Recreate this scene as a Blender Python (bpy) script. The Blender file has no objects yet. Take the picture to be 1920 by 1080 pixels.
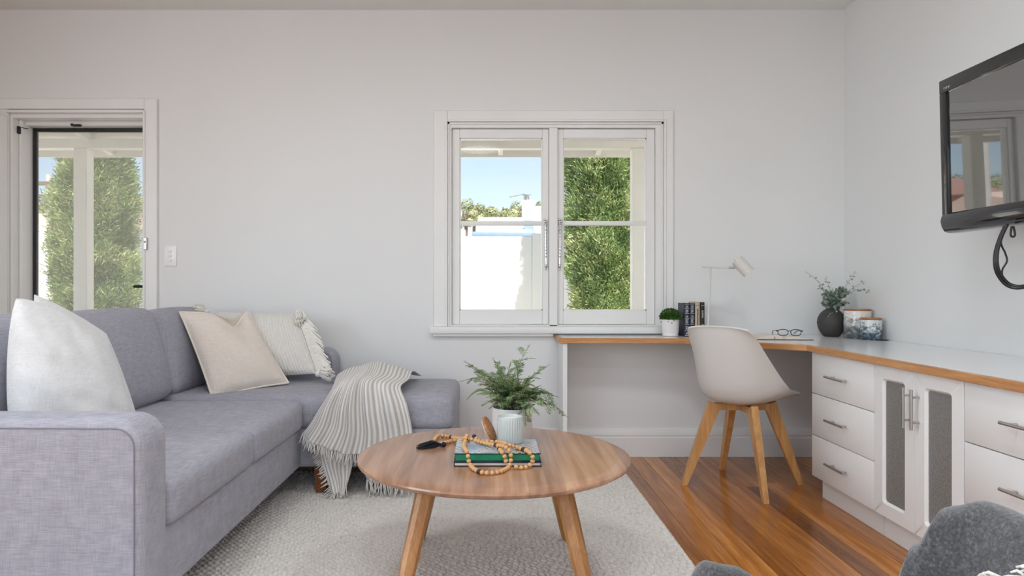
import bpy, bmesh, math, random
import numpy as np
from mathutils import Vector, Matrix, noise as mnoise

random.seed(7)
SC = bpy.context.scene
COL = SC.collection
F, CX, CY = 1280.0, 918.0, 543.0          # focal length and principal point in pixels of the 1920x1080 frame

# ---------------------------------------------------------------- camera
cd = bpy.data.cameras.new('camera'); cam = bpy.data.objects.new('camera', cd); COL.objects.link(cam)
cam.location = (0, 0, 1.0); cam.rotation_euler = (math.radians(90), 0, 0)
cd.sensor_width = 36; cd.lens = 24.0; cd.shift_x = (960 - CX) / 1920; cd.shift_y = (CY - 540) / 1920
cd.clip_start = 0.05; cd.clip_end = 500
SC.camera = cam

# ---------------------------------------------------------------- sky, sun, fill lamps added outside the view
W = bpy.data.worlds.new('sky'); SC.world = W; W.use_nodes = True
nt = W.node_tree; nt.nodes.clear()
def wn(t, **k):
    n = nt.nodes.new(t)
    for a, b in k.items(): setattr(n, a, b)
    return n
sky = wn('ShaderNodeTexSky', sky_type='NISHITA', sun_disc=False, sun_elevation=math.radians(52), sun_rotation=math.radians(160),
         air_density=1.0, dust_density=0.6, ozone_density=1.0)
tc = wn('ShaderNodeTexCoord'); mp = wn('ShaderNodeMapping'); mp.inputs['Scale'].default_value = (1.0, 1.0, 3.2)
cn = wn('ShaderNodeTexNoise'); cn.inputs['Scale'].default_value = 2.2; cn.inputs['Detail'].default_value = 7; cn.inputs['Roughness'].default_value = .62
cr = wn('ShaderNodeValToRGB'); cr.color_ramp.elements[0].position = .46; cr.color_ramp.elements[1].position = .74
cr.color_ramp.elements[0].color = (.20, .20, .20, 1); cr.color_ramp.elements[1].color = (.70, .70, .70, 1)
sm = wn('ShaderNodeMixRGB', blend_type='MIX'); sm.inputs['Color2'].default_value = (5.0, 5.1, 5.2, 1)
bg = wn('ShaderNodeBackground'); bg.inputs['Strength'].default_value = 0.19
wo = wn('ShaderNodeOutputWorld')
L = nt.links.new
L(tc.outputs['Generated'], mp.inputs['Vector']); L(mp.outputs['Vector'], cn.inputs['Vector']); L(cn.outputs['Fac'], cr.inputs['Fac'])
L(sky.outputs['Color'], sm.inputs['Color1']); L(cr.outputs['Color'], sm.inputs['Fac']); L(sm.outputs['Color'], bg.inputs['Color'])
L(bg.outputs['Background'], wo.inputs['Surface'])

def light(name, kind, loc, rot, energy, color=(1, 1, 1), size=None, angle=None):
    d = bpy.data.lights.new(name, kind); o = bpy.data.objects.new(name, d); COL.objects.link(o)
    o.location = loc; o.rotation_euler = rot; d.energy = energy; d.color = color
    if size: d.shape = 'RECTANGLE'; d.size, d.size_y = size
    if angle is not None: d.angle = angle
    return o
sund = Vector((-.16, .60, -.80)).normalized()
s = light('sun', 'SUN', (3, -6, 9), (0, 0, 0), 9.5, (1, .97, .92), angle=math.radians(.6))
s.rotation_euler = sund.to_track_quat('-Z', 'Y').to_euler()
# fill lamps added at assumed rear glazing and a made-up left window, unseen
light('rear_fill_light', 'AREA', (-.45, -1.72, 1.28), (math.radians(90), 0, 0), 22, (.82, .915, 1.0), size=(4.2, 2.3))
light('side_fill_light', 'AREA', (-3.52, -.1, 1.55), (math.radians(90), 0, math.radians(-90)), 72, (.82, .915, 1.0), size=(2.2, 1.5))
vs = SC.view_settings
vs.view_transform = 'Standard'; vs.look = 'None'; vs.exposure = 0.0; vs.gamma = 1.0; vs.use_curve_mapping = False
SC.cycles.use_denoising = True
SC.cycles.max_bounces = 10; SC.cycles.diffuse_bounces = 6; SC.cycles.transparent_max_bounces = 16
SC.cycles.sample_clamp_indirect = 6.0

# ---------------------------------------------------------------- helpers
def P(px, py, Y): return Vector(((px - CX) / F * Y, Y, 1 - (py - CY) / F * Y))
def PZ(px, py, z): return P(px, py, (1 - z) * F / (py - CY))

class MB:
    def __init__(s): s.v = []; s.f = []; s.uv = None
    def add(s, vs, fs):
        b = len(s.v); s.v += [Vector(p) for p in vs]; s.f += [tuple(i + b for i in f) for f in fs]; return s
    def box(s, x0, x1, y0, y1, z0, z1):
        return s.add([(x0,y0,z0),(x1,y0,z0),(x1,y1,z0),(x0,y1,z0),(x0,y0,z1),(x1,y0,z1),(x1,y1,z1),(x0,y1,z1)],
                     [(0,3,2,1),(4,5,6,7),(0,1,5,4),(1,2,6,5),(2,3,7,6),(3,0,4,7)])
    def bm(s, b):
        b.verts.index_update(); return s.add([v.co.copy() for v in b.verts], [[v.index for v in f.verts] for f in b.faces])
    def rbox(s, x0, x1, y0, y1, z0, z1, r=.005, seg=2):
        b = bmesh.new(); bmesh.ops.create_cube(b, size=1)
        for v in b.verts: v.co = Vector(((x0+x1)/2 + v.co.x*(x1-x0), (y0+y1)/2 + v.co.y*(y1-y0), (z0+z1)/2 + v.co.z*(z1-z0)))
        bmesh.ops.bevel(b, geom=list(b.edges), offset=r, segments=seg, affect='EDGES', profile=.5)
        s.bm(b); b.free(); return s
    def prism(s, poly, axis, a, b_, bev=0, seg=2):
        """polygon (2D) extruded along axis; axis 'Y': (x,z), 'X': (y,z), 'Z': (x,y)"""
        m = {'Y': lambda p, t: (p[0], t, p[1]), 'X': lambda p, t: (t, p[0], p[1]), 'Z': lambda p, t: (p[0], p[1], t)}[axis]
        b = bmesh.new(); v0 = [b.verts.new(m(p, a)) for p in poly]; v1 = [b.verts.new(m(p, b_)) for p in poly]
        n = len(poly); b.faces.new(v0); b.faces.new(v1[::-1])
        for i in range(n): b.faces.new((v0[i], v0[(i+1) % n], v1[(i+1) % n], v1[i]))
        bmesh.ops.recalc_face_normals(b, faces=list(b.faces))
        if bev:
            es = [e for e in b.edges if abs((e.verts[0].co - e.verts[1].co).dot(Vector(m((0,0),1)))) < 1e-7]
            bmesh.ops.bevel(b, geom=es, offset=bev, segments=seg, affect='EDGES', profile=.5)
        s.bm(b); b.free(); return s
    def soft(s, x0, x1, y0, y1, z0, z1, r=.05, n=10, puff=(0,0,0), M=None):
        """upholstered block: box with generously rounded edges and swelling faces"""
        c = Vector(((x0+x1)/2, (y0+y1)/2, (z0+z1)/2)); h = Vector(((x1-x0)/2, (y1-y0)/2, (z1-z0)/2))
        b = bmesh.new(); bmesh.ops.create_cube(b, size=2)
        bmesh.ops.subdivide_edges(b, edges=list(b.edges), cuts=n, use_grid_fill=True)
        for v in b.verts:
            q = []
            for k in range(3):
                t = v.co[k]; rr = min(r, h[k]*.999)
                q.append(math.copysign(min(abs(t)*1.0, 1), t))
            u = Vector(q)
            # spread grid lines so that the rounded rim gets enough of them
            p = Vector([math.copysign((1-(1-abs(u[k]))**1.6)*h[k], u[k]) for k in range(3)])
            inner = Vector([max(-(h[k]-min(r,h[k]*.999)), min(h[k]-min(r,h[k]*.999), p[k])) for k in range(3)])
            d = p - inner
            if d.length > 1e-9: p = inner + d.normalized() * min(r, max(abs(d[k]) for k in range(3))) if d.length > 0 else p
            for k in range(3):
                i, j = (k+1) % 3, (k+2) % 3
                w = max(0, 1-(p[i]/h[i])**2) * max(0, 1-(p[j]/h[j])**2)
                p[k] += math.copysign(puff[k]*w, p[k]) * min(1, abs(p[k])/h[k])
            v.co = c + p
        if M is not None: bmesh.ops.transform(b, matrix=M, verts=list(b.verts))
        s.bm(b); b.free(); return s
    def cyl(s, p0, p1, r0, r1=None, n=16, caps=True):
        r1 = r0 if r1 is None else r1; p0, p1 = Vector(p0), Vector(p1); d = (p1-p0).normalized()
        a = d.orthogonal().normalized(); b = d.cross(a); vs = []
        for p, r in ((p0, r0), (p1, r1)):
            vs += [p + (a*math.cos(2*math.pi*i/n) + b*math.sin(2*math.pi*i/n))*r for i in range(n)]
        fs = [(i, (i+1) % n, n+(i+1) % n, n+i) for i in range(n)]
        if caps: fs += [tuple(range(n-1, -1, -1)), tuple(range(n, 2*n))]
        return s.add(vs, fs)
    def tube(s, pts, r, n=8, caps=True):
        pts = [Vector(p) for p in pts]; m = len(pts); rs = r if isinstance(r, (list, tuple)) else [r]*m
        vs = []; fs = []; a = None
        for i, p in enumerate(pts):
            t = (pts[min(i+1, m-1)] - pts[max(i-1, 0)])
            t = t.normalized() if t.length > 1e-9 else Vector((0,0,1))
            a = t.orthogonal().normalized() if a is None else (a - t*a.dot(t)).normalized()
            b = t.cross(a)
            vs += [p + (a*math.cos(2*math.pi*k/n) + b*math.sin(2*math.pi*k/n))*rs[i] for k in range(n)]
        for i in range(m-1):
            for k in range(n): fs.append((i*n+k, i*n+(k+1) % n, (i+1)*n+(k+1) % n, (i+1)*n+k))
        if caps: fs += [tuple(range(n-1, -1, -1)), tuple(range((m-1)*n, m*n))]
        return s.add(vs, fs)
    def lathe(s, prof, c, n=40, M=None):
        vs = []; fs = []; c = Vector(c); m = len(prof)
        for r, z in prof:
            for k in range(n):
                a = 2*math.pi*k/n; p = Vector((r*math.cos(a), r*math.sin(a), z))
                vs.append((M @ p if M is not None else p) + c)
        for i in range(m-1):
            for k in range(n): fs.append((i*n+k, i*n+(k+1) % n, (i+1)*n+(k+1) % n, (i+1)*n+k))
        if prof[0][0] > 1e-6: fs.append(tuple(range(n-1, -1, -1)))
        if prof[-1][0] > 1e-6: fs.append(tuple(range((m-1)*n, m*n)))
        return s.add(vs, fs)
    def ball(s, c, r, nu=12, nv=8, sc=(1,1,1)):
        vs = []; fs = []; c = Vector(c)
        for j in range(1, nv):
            t = math.pi*j/nv
            for i in range(nu):
                a = 2*math.pi*i/nu; vs.append(c + Vector((r*sc[0]*math.sin(t)*math.cos(a), r*sc[1]*math.sin(t)*math.sin(a), r*sc[2]*math.cos(t))))
        top = len(vs); vs.append(c + Vector((0,0,r*sc[2]))); vs.append(c - Vector((0,0,r*sc[2])))
        for j in range(nv-2):
            for i in range(nu): fs.append((j*nu+i, (j+1)*nu+i, (j+1)*nu+(i+1) % nu, j*nu+(i+1) % nu))
        for i in range(nu):
            fs.append((top, i, (i+1) % nu)); fs.append((top+1, (nv-2)*nu+(i+1) % nu, (nv-2)*nu+i))
        return s.add(vs, fs)
    def grid(s, pts):
        """pts[i][j] rows of points -> quads"""
        nr, nc = len(pts), len(pts[0]); vs = [p for r in pts for p in r]
        return s.add(vs, [(i*nc+j, i*nc+j+1, (i+1)*nc+j+1, (i+1)*nc+j) for i in range(nr-1) for j in range(nc-1)])
    def xf(s, M): s.v = [M @ p for p in s.v]; return s
    def build(s, name, mat, parent=None, origin=None, ang=38, uv=None):
        o_w = wloc(parent) if parent is not None else Vector((0,0,0))
        if origin is None:
            origin = o_w if parent is not None else base_of(s.v)
        origin = Vector(origin)
        me = bpy.data.meshes.new(name); me.from_pydata([tuple(p - origin) for p in s.v], [], s.f); me.update()
        if uv is not None:
            l = me.uv_layers.new(name='UVMap'); arr = np.array(uv, dtype=np.float32)
            idx = np.empty(len(me.loops), dtype=np.int32); me.loops.foreach_get('vertex_index', idx)
            l.data.foreach_set('uv', arr[idx].ravel())
        me.polygons.foreach_set('use_smooth', [True]*len(me.polygons))
        if ang < 180: me.set_sharp_from_angle(angle=math.radians(ang))
        if mat is not None: me.materials.append(mat)
        o = bpy.data.objects.new(name, me); COL.objects.link(o)
        if parent is not None: o.parent = parent
        o.location = origin - o_w
        return o
def base_of(v):
    xs = [p.x for p in v]; ys = [p.y for p in v]; zs = [p.z for p in v]
    return Vector(((min(xs)+max(xs))/2, (min(ys)+max(ys))/2, min(zs)))
def wloc(o):
    p = Vector((0,0,0))
    while o is not None: p = p + Vector(o.location); o = o.parent
    return p
def tag(o, label=None, cat=None, group=None, kind=None):
    if label: o['label'] = label
    if cat: o['category'] = cat
    if group: o['group'] = group
    if kind: o['kind'] = kind
    return o
def thing(name, loc, label, cat, group=None, kind=None):
    o = bpy.data.objects.new(name, None); COL.objects.link(o); o.location = loc; o.empty_display_size = .05
    return tag(o, label, cat, group, kind)
def share(src, name, loc, parent, rot=None):
    """another object with the mesh of src; loc in world space"""
    o = bpy.data.objects.new(name, src.data); COL.objects.link(o); o.parent = parent
    o.location = Vector(loc) - wloc(parent)
    if rot: o.rotation_euler = rot
    return o
def spline(pts, n):
    """Catmull-Rom through pts, n samples"""
    pts = [Vector(p) for p in pts]; m = len(pts)-1; out = []
    for i in range(n):
        t = i/(n-1)*m; k = min(int(t), m-1); u = t-k
        p0, p1, p2, p3 = pts[max(k-1,0)], pts[k], pts[k+1], pts[min(k+2,m)]
        out.append(.5*((2*p1) + (p2-p0)*u + (2*p0-5*p1+4*p2-p3)*u*u + (3*p1-p0-3*p2+p3)*u**3))
    return out
def fbm(x, y, z=0, o=4): return mnoise.fractal(Vector((x, y, z)), 1.0, 2.0, o)

# ---------------------------------------------------------------- materials
def srgb(r, g, b): return tuple(((c/255)/12.92 if c/255 <= .04045 else ((c/255+.055)/1.055)**2.4) for c in (r, g, b)) + (1,)
class N:
    def __init__(s, name):
        s.m = bpy.data.materials.new(name); s.m.use_nodes = True; s.t = s.m.node_tree; s.p = s.t.nodes['Principled BSDF']; s.o = s.t.nodes['Material Output']
    def n(s, t, ins=None, **k):
        x = s.t.nodes.new(t)
        for a, b in k.items(): setattr(x, a, b)
        for a, b in (ins or {}).items():
            if hasattr(b, 'is_output'): s.t.links.new(b, x.inputs[a])
            else: x.inputs[a].default_value = b
        return x
    def set(s, **k):
        for a, b in k.items():
            i = s.p.inputs[a.replace('_', ' ')]
            if hasattr(b, 'is_output'): s.t.links.new(b, i)
            else: i.default_value = b
        return s
    def coords(s, scale=(1,1,1), kind='Object', rot=(0,0,0), add=None):
        c = s.n('ShaderNodeTexCoord').outputs[kind]
        if add is not None: c = s.n('ShaderNodeVectorMath', {0: c, 1: add}, operation='ADD').outputs[0]
        return s.n('ShaderNodeMapping', {'Vector': c, 'Scale': scale, 'Rotation': rot}).outputs[0]
    def noise(s, vec, scale=5, detail=4, rough=.55, dist=0):
        return s.n('ShaderNodeTexNoise', {'Vector': vec, 'Scale': scale, 'Detail': detail, 'Roughness': rough, 'Distortion': dist}).outputs['Fac']
    def ramp(s, fac, stops, interp='LINEAR'):
        r = s.n('ShaderNodeValToRGB', {'Fac': fac}); r.color_ramp.interpolation = interp; e = r.color_ramp.elements
        while len(e) < len(stops): e.new(.5)
        for i, (p, c) in enumerate(stops): e[i].position = p; e[i].color = c if len(c) == 4 else tuple(c)+(1,)
        return r.outputs['Color']
    def mix(s, f, a, b, mode='MIX'):
        return s.n('ShaderNodeMixRGB', {'Fac': f, 'Color1': a, 'Color2': b}, blend_type=mode).outputs[0]
    def math(s, op, a, b=0.0): return s.n('ShaderNodeMath', {0: a, 1: b}, operation=op).outputs[0]
    def bump(s, h, strength=.3, dist=.01):
        s.t.links.new(s.n('ShaderNodeBump', {'Height': h, 'Strength': strength, 'Distance': dist}).outputs[0], s.p.inputs['Normal']); return s
def plain(name, c, rough=.5, metal=0.0, var=.06, vs=6, bump=0, bs=80, **k):
    a = N(name); v = a.coords()
    c = c if len(c) == 4 else tuple(c)+(1,)
    f = a.noise(v, vs, 3)
    col = a.ramp(f, [(.3, tuple(x*(1-var) for x in c[:3])+(1,)), (.7, tuple(min(1, x*(1+var)) for x in c[:3])+(1,))])
    a.set(Base_Color=col, Roughness=rough, Metallic=metal, **k)
    if bump: a.bump(a.noise(v, bs, 3), bump, .004)
    return a.m
def wood(name, dark, mid, light_, rough=.35, grain=(30, 30, 1.6), bands=None, spec=.5, rnd=False):
    a = N(name); add = None
    if rnd:
        r = a.n('ShaderNodeObjectInfo').outputs['Random']; add = a.n('ShaderNodeCombineXYZ', {0: a.math('MULTIPLY', r, 37.0), 1: a.math('MULTIPLY', r, 91.0), 2: a.math('MULTIPLY', r, 13.0)}).outputs[0]
    v = a.coords(grain, add=add)
    f1 = a.noise(v, 1.0, 6, .6, .6); f2 = a.noise(v, 5.0, 3, .6)
    f = a.math('ADD', a.math('MULTIPLY', f1, .72), a.math('MULTIPLY', f2, .28))
    col = a.ramp(f, [(.33, dark), (.5, mid), (.66, light_)])
    if rnd:
        col = a.mix(1.0, col, a.ramp(r, [(0, (.50,.42,.34)), (.30, (.80,.74,.68)), (.6, (1.0,.97,.92)), (1, (1.40,1.42,1.40))]), 'MULTIPLY')
    a.set(Base_Color=col, Roughness=rough, Specular_IOR_Level=spec); a.bump(f, .06, .003)
    return a.m

m_wall = plain('wall_paint', srgb(226, 227, 227), .62, var=.012, vs=1.2, bump=.02, bs=160)
m_ceil = plain('ceiling_paint', srgb(230, 231, 228), .7, var=.01)
m_trim = plain('white_gloss_trim', srgb(231, 231, 230), .33, var=.012)
m_outwhite = plain('white_veranda_paint', srgb(238, 236, 230), .5, var=.03)
m_floor = wood('floorboard_timber', srgb(132, 76, 30), srgb(170, 108, 50), srgb(198, 138, 72), .17, (26, 1.2, 26), rnd=True)
m_beech = wood('beech_leg', srgb(176, 124, 70), srgb(198, 147, 90), srgb(214, 168, 112), .42, (40, 40, 3))
m_tleg = wood('blackwood_leg', srgb(150, 98, 50), srgb(172, 119, 66), srgb(190, 140, 86), .35, (40, 40, 3))
m_sleg = wood('stained_sofa_leg', srgb(110, 58, 24), srgb(136, 76, 34), srgb(150, 90, 44), .35, (40, 40, 3))
m_edge = wood('tas_oak_edging', srgb(166, 112, 66), srgb(190, 136, 86), srgb(206, 156, 106), .32, (3, 3, 60))
m_lid = wood('acacia_lid', srgb(120, 72, 36), srgb(160, 106, 60), srgb(186, 134, 84), .45, (10, 60, 60))
m_bead = plain('wood_bead', srgb(205, 158, 106), .5, var=.16, vs=30)
m_beadd = plain('dark_bead', srgb(48, 40, 36), .6, var=.15, vs=60)
m_black = plain('black_plastic', (.012, .012, .013), .35)
m_blackg = plain('black_gloss', (.010, .010, .011), .08, Specular_IOR_Level=.6)
m_steel = plain('brushed_steel', (.52, .51, .49), .30, 1.0, var=.04)
m_chrome = plain('chrome', (.62, .62, .62), .16, 1.0, var=.03)
m_lam = plain('white_laminate', srgb(226, 227, 228), .16, var=.01)
m_cab = plain('satin_white_cabinet', srgb(233, 233, 232), .34, var=.01)
m_shell = plain('pale_grey_polypropylene', srgb(214, 210, 205), .42, var=.012)
m_ceram = plain('white_ceramic', srgb(232, 230, 228), .35, var=.02)
m_cup = plain('pale_sage_glaze', srgb(190, 198, 196), .4, var=.03)
m_wax = plain('candle_wax', srgb(238, 232, 220), .5, var=.02)
m_char = plain('charcoal_stoneware', srgb(62, 60, 58), .62, var=.12, vs=18, bump=.1, bs=60)
m_lampw = plain('lamp_white_metal', srgb(214, 210, 204), .4, var=.01)
m_soil = plain('potting_soil', srgb(44, 40, 28), .9, var=.3, vs=40)

# upholstery linen weave
def weave(name, c, dark, light_, sc=260, bs=.22, rough=.9, slub=.5):
    a = N(name); v1 = a.coords((sc*.06, sc, sc*.06)); v1b = a.coords((sc, sc*.06, sc*.06)); v2 = a.coords((sc*.06, sc*.06, sc))
    h = a.noise(v1, 1, 2); hb = a.noise(v1b, 1, 2); k = a.noise(v2, 1, 2); s_ = a.noise(a.coords((6, 6, 6)), 1, 3)
    f = a.math('ADD', a.math('MULTIPLY', a.math('ADD', h, hb), .29), a.math('MULTIPLY', k, .42))
    col = a.ramp(f, [(.36, dark), (.5, c), (.64, light_)])
    col = a.mix(.10, col, a.ramp(s_, [(.3, (.4,.4,.4)), (.7, (.6,.6,.6))]), 'OVERLAY')
    a.set(Base_Color=col, Roughness=rough, Specular_IOR_Level=.2, Sheen_Weight=.12); a.bump(f, bs, .003)
    return a.m
m_sofa = weave('lavender_grey_linen_upholstery', srgb(160, 160, 170), srgb(146, 146, 156), srgb(174, 174, 184), 420, .22)
m_whitelin = weave('white_linen', srgb(212, 212, 212), srgb(203, 203, 203), srgb(220, 220, 220), 460, .18)
m_beige = weave('oatmeal_velvet', srgb(224, 214, 204), srgb(216, 205, 194), srgb(232, 223, 214), 420, .08)
m_flange = plain('cream_flange', srgb(232, 224, 212), .9)
a = N('cream_ribbed_weave'); v = a.coords((1, 1, 1)); wv = a.n('ShaderNodeTexWave', {'Vector': a.coords((1,1,1), 'UV'), 'Scale': 11.0, 'Distortion': 1.2, 'Detail': 2.0, 'Detail Scale': 6.0}, wave_type='BANDS', bands_direction='X').outputs['Fac']
nn = a.noise(a.coords((90, 90, 30)), 1, 3); hh = a.math('ADD', a.math('MULTIPLY', wv, .28), a.math('MULTIPLY', nn, .8))
a.set(Base_Color=a.ramp(hh, [(.25, srgb(212, 209, 203)), (.75, srgb(226, 224, 219))]), Roughness=.95, Sheen_Weight=.15); a.bump(hh, .7, .008); m_cream = a.m
m_yarn = plain('cream_yarn', srgb(234, 231, 224), .95, var=.05, vs=60, bump=.5, bs=220)
a = N('grey_wool_felt'); f = a.noise(a.coords((1,1,1)), 190, 4, .7); f2 = a.noise(a.coords((1,1,1)), 40, 3)
a.set(Base_Color=a.ramp(a.math('ADD', a.math('MULTIPLY', f, .75), a.math('MULTIPLY', f2, .25)), [(.36, srgb(62, 62, 64)), (.52, srgb(86, 87, 89)), (.68, srgb(122, 123, 126))]), Roughness=.95, Sheen_Weight=.5, Sheen_Roughness=.5, Specular_IOR_Level=.1)
a.bump(f, .4, .004); m_felt = a.m
# striped throw (UV u counts stripes)
a = N('striped_linen_throw'); u = a.n('ShaderNodeSeparateXYZ', {0: a.n('ShaderNodeTexCoord').outputs['UV']}).outputs[0]
st = a.math('ADD', a.math('MULTIPLY', a.math('SINE', a.math('MULTIPLY', u, 6.2832)), .5), .5)
col = a.ramp(st, [(.30, srgb(188, 184, 179)), (.70, srgb(228, 226, 223))])
col = a.mix(.25, col, a.ramp(a.noise(a.coords((400, 400, 60)), 1, 2), [(.3, (.35,.35,.35)), (.7, (.65,.65,.65))]), 'OVERLAY')
a.set(Base_Color=col, Roughness=.95, Sheen_Weight=.1); a.bump(a.noise(a.coords((300, 300, 90)), 1, 2), .25, .003); m_throw = a.m
m_fringe = plain('throw_fringe_yarn', srgb(214, 210, 204), .95, var=.08, vs=50)
# coffee table top: glued boards running front to back
a = N('coffee_table_hardwood'); xyz = a.n('ShaderNodeSeparateXYZ', {0: a.n('ShaderNodeTexCoord').outputs['Object']}).outputs
warp = a.noise(a.coords((2, .4, 1)), 1, 2); bx = a.math('ADD', xyz[0], a.math('MULTIPLY', warp, .02))
bi = a.math('FLOOR', a.math('MULTIPLY', bx, 9.5)); br = a.n('ShaderNodeTexWhiteNoise', {'W': bi}, noise_dimensions='1D').outputs['Value']
g = a.noise(a.coords((30, 1.6, 30)), 1, 4, .5, .3)
col = a.ramp(g, [(.3, srgb(148, 107, 80)), (.5, srgb(172, 130, 102)), (.7, srgb(190, 152, 124))])
col = a.mix(1.0, col, a.ramp(br, [(0, (.80,.77,.74)), (.5, (.98,.97,.96)), (1, (1.16,1.14,1.10))]), 'MULTIPLY')
kn = a.noise(a.coords((16, 3.5, 16)), 1, 2, .5, 1.2)
col = a.mix(a.ramp(kn, [(.775, (0,0,0)), (.80, (.8,.8,.8))]), col, srgb(52, 38, 28))
a.set(Base_Color=col, Roughness=.25, Specular_IOR_Level=.75); m_table = a.m
# rug
a = N('woven_wool_rug'); v = a.coords((1,1,1)); f = a.noise(v, 130, 3, .7); g2 = a.noise(v, 3.0, 3)
sp = a.noise(v, 60, 2, .6)
col = a.ramp(f, [(.25, srgb(196, 191, 183)), (.5, srgb(220, 216, 209)), (.75, srgb(234, 231, 226))])
col = a.mix(.35, col, a.ramp(sp, [(.3, srgb(176, 170, 162)), (.45, srgb(222, 218, 211)), (.8, srgb(234, 231, 225))]), 'MIX')
a.set(Base_Color=col, Roughness=.97, Specular_IOR_Level=.1, Sheen_Weight=.1); a.bump(f, .5, .004); m_rug = a.m
# glass
def glass(name, tint=(1,1,1,1), refl=1.0, haze=0.0, hazecol=(.8,.8,.8,1)):
    a = N(name); a.t.nodes.remove(a.p)
    tr = a.n('ShaderNodeBsdfTransparent', {'Color': tint}); gl = a.n('ShaderNodeBsdfGlossy', {'Color': (1,1,1,1), 'Roughness': .01})
    fr = a.n('ShaderNodeFresnel', {'IOR': 1.45}).outputs[0]
    # both faces of the pane count, so the reflection is capped to stay thin
    mx = a.n('ShaderNodeMixShader', {0: a.math('MINIMUM', a.math('MULTIPLY', fr, refl), .6), 1: tr.outputs[0], 2: gl.outputs[0]})
    out = mx.outputs[0]
    if haze:
        df = a.n('ShaderNodeBsdfDiffuse', {'Color': hazecol})
        out = a.n('ShaderNodeMixShader', {0: haze, 1: out, 2: df.outputs[0]}).outputs[0]
    a.t.links.new(out, a.o.inputs['Surface']); return a.m
m_glass = glass('window_glass', refl=.10)
m_screen = glass('fly_screen_mesh', (1,1,1,1), .2, .20, srgb(225, 225, 220))
m_lens = glass('spectacle_lens', (.97,.97,.97,1), 1.0)
a = N('perforated_door_mesh'); vv = a.n('ShaderNodeTexVoronoi', {'Vector': a.coords((1,1,1)), 'Scale': 260.0}, feature='F1').outputs['Distance']
hole = a.ramp(vv, [(.30, (1,1,1)), (.42, (0,0,0))])
a.set(Base_Color=srgb(150, 149, 146), Roughness=.45, Metallic=.25, Alpha=a.math('SUBTRACT', .86, a.math('MULTIPLY', hole, .45))); m_perf = a.m
a = N('television_screen'); a.set(Base_Color=(.020, .020, .022, 1), Roughness=.05, Specular_IOR_Level=1.0, Coat_Weight=1.0, Coat_Roughness=.015, Coat_IOR=2.4); m_tv = a.m
# leaves
def leafm(name, c1, c2, c3, rough=.5, sc=9, trans=.25):
    a = N(name); f = a.noise(a.coords((1,1,1)), sc, 3, .6)
    col = a.ramp(f, [(.32, c1), (.5, c2), (.68, c3)])
    a.set(Base_Color=col, Roughness=rough, Specular_IOR_Level=.3)
    tl = a.n('ShaderNodeBsdfTranslucent', {'Color': col})
    a.t.links.new(a.n('ShaderNodeMixShader', {0: trans, 1: a.p.outputs[0], 2: tl.outputs[0]}).outputs[0], a.o.inputs['Surface']); return a.m
m_fern = leafm('fern_leaf', srgb(98, 128, 86), srgb(142, 168, 118), srgb(194, 206, 160), sc=16, trans=.35)
m_box = leafm('boxwood_leaf', srgb(34, 66, 24), srgb(58, 98, 36), srgb(92, 134, 56), sc=40)
m_euc = leafm('eucalyptus_leaf', srgb(98, 116, 104), srgb(132, 148, 136), srgb(172, 184, 172), sc=30)
m_stem = plain('plant_stem', srgb(82, 84, 62), .7)
m_cyp = leafm('cypress_foliage', srgb(96, 122, 74), srgb(146, 164, 106), srgb(198, 204, 150), sc=3.2)
m_gum = leafm('gum_tree_foliage', srgb(112, 122, 84), srgb(150, 154, 112), srgb(176, 174, 136), sc=.6)
m_bark = plain('bark', srgb(104, 92, 78), .9, var=.2, vs=8)

# ================================================================ THE ROOM
XR, YB, XL, YR, ZC = 2.127, 4.10, -3.40, -1.60, 2.68
K = YB / F                                             # metres per pixel on the back wall
def bx_(px): return (px - CX) * K
def bz_(py): return 1 - (py - CY) * K

# floor: slab plus boards running front to back
fl = MB().box(XL-.1, XR+.1, YR-.1, YB+.25, -.12, -.021).build('floor', plain('subfloor', srgb(90, 60, 36), .8), origin=(0, 0, -.12))
tag(fl, 'varnished honey brown hardwood floor of narrow boards', 'floor', kind='structure')
rnd = random.Random(11); x = XL; bw = .098
while x < XR - .002:
    x1 = min(x + bw, XR); y = YR - rnd.random()*1.2
    while y < YB:
        ln = rnd.uniform(1.3, 2.9); y1 = y + ln
        if y1 > YB - .45: y1 = YB
        ya = max(y, YR)
        if y1 > YR + .05:
            m = MB(); m.rbox(x+.0006, x1-.0006, ya+.0005, y1-.0005, -.0205, 0, .0011, 1)
            m.build('floorboard', m_floor, fl, origin=((x+x1)/2, (ya+y1)/2, 0))
        y = y1
    x = x1

tag(MB().box(XL-.1, XR+.1, YR-.1, YB+.2, ZC, ZC+.1).build('ceiling', m_ceil), 'flat off white painted ceiling', 'ceiling', kind='structure')

WX0, WX1, WZ0, WZ1 = bx_(838), bx_(1245), bz_(612), bz_(228)       # window opening
DX0, DX1, DZ1 = -2.875, bx_(272), bz_(217)                          # door opening
m = MB(); y0, y1 = YB, YB+.2
m.box(XL-.1, DX0, y0, y1, 0, ZC); m.box(DX0, DX1, y0, y1, DZ1, ZC); m.box(DX1, WX0, y0, y1, 0, ZC)
m.box(WX0, WX1, y0, y1, 0, WZ0); m.box(WX0, WX1, y0, y1, WZ1, ZC); m.box(WX1, XR+.1, y0, y1, 0, ZC)
tag(m.build('wall_back', m_wall), 'white painted wall with the casement window and glazed door', 'wall', kind='structure')
tag(MB().box(XR, XR+.1, YR, YB, 0, ZC).build('wall_right', m_wall), 'white painted side wall carrying the television', 'wall', kind='structure')
m = MB(); m.box(XL-.1, XL, YR, -1.2, 0, ZC); m.box(XL-.1, XL, 1.0, YB, 0, ZC); m.box(XL-.1, XL, -1.2, 1.0, 0, .8); m.box(XL-.1, XL, -1.2, 1.0, 2.3, ZC)  # unseen opening made up for the added side lamp
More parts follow.
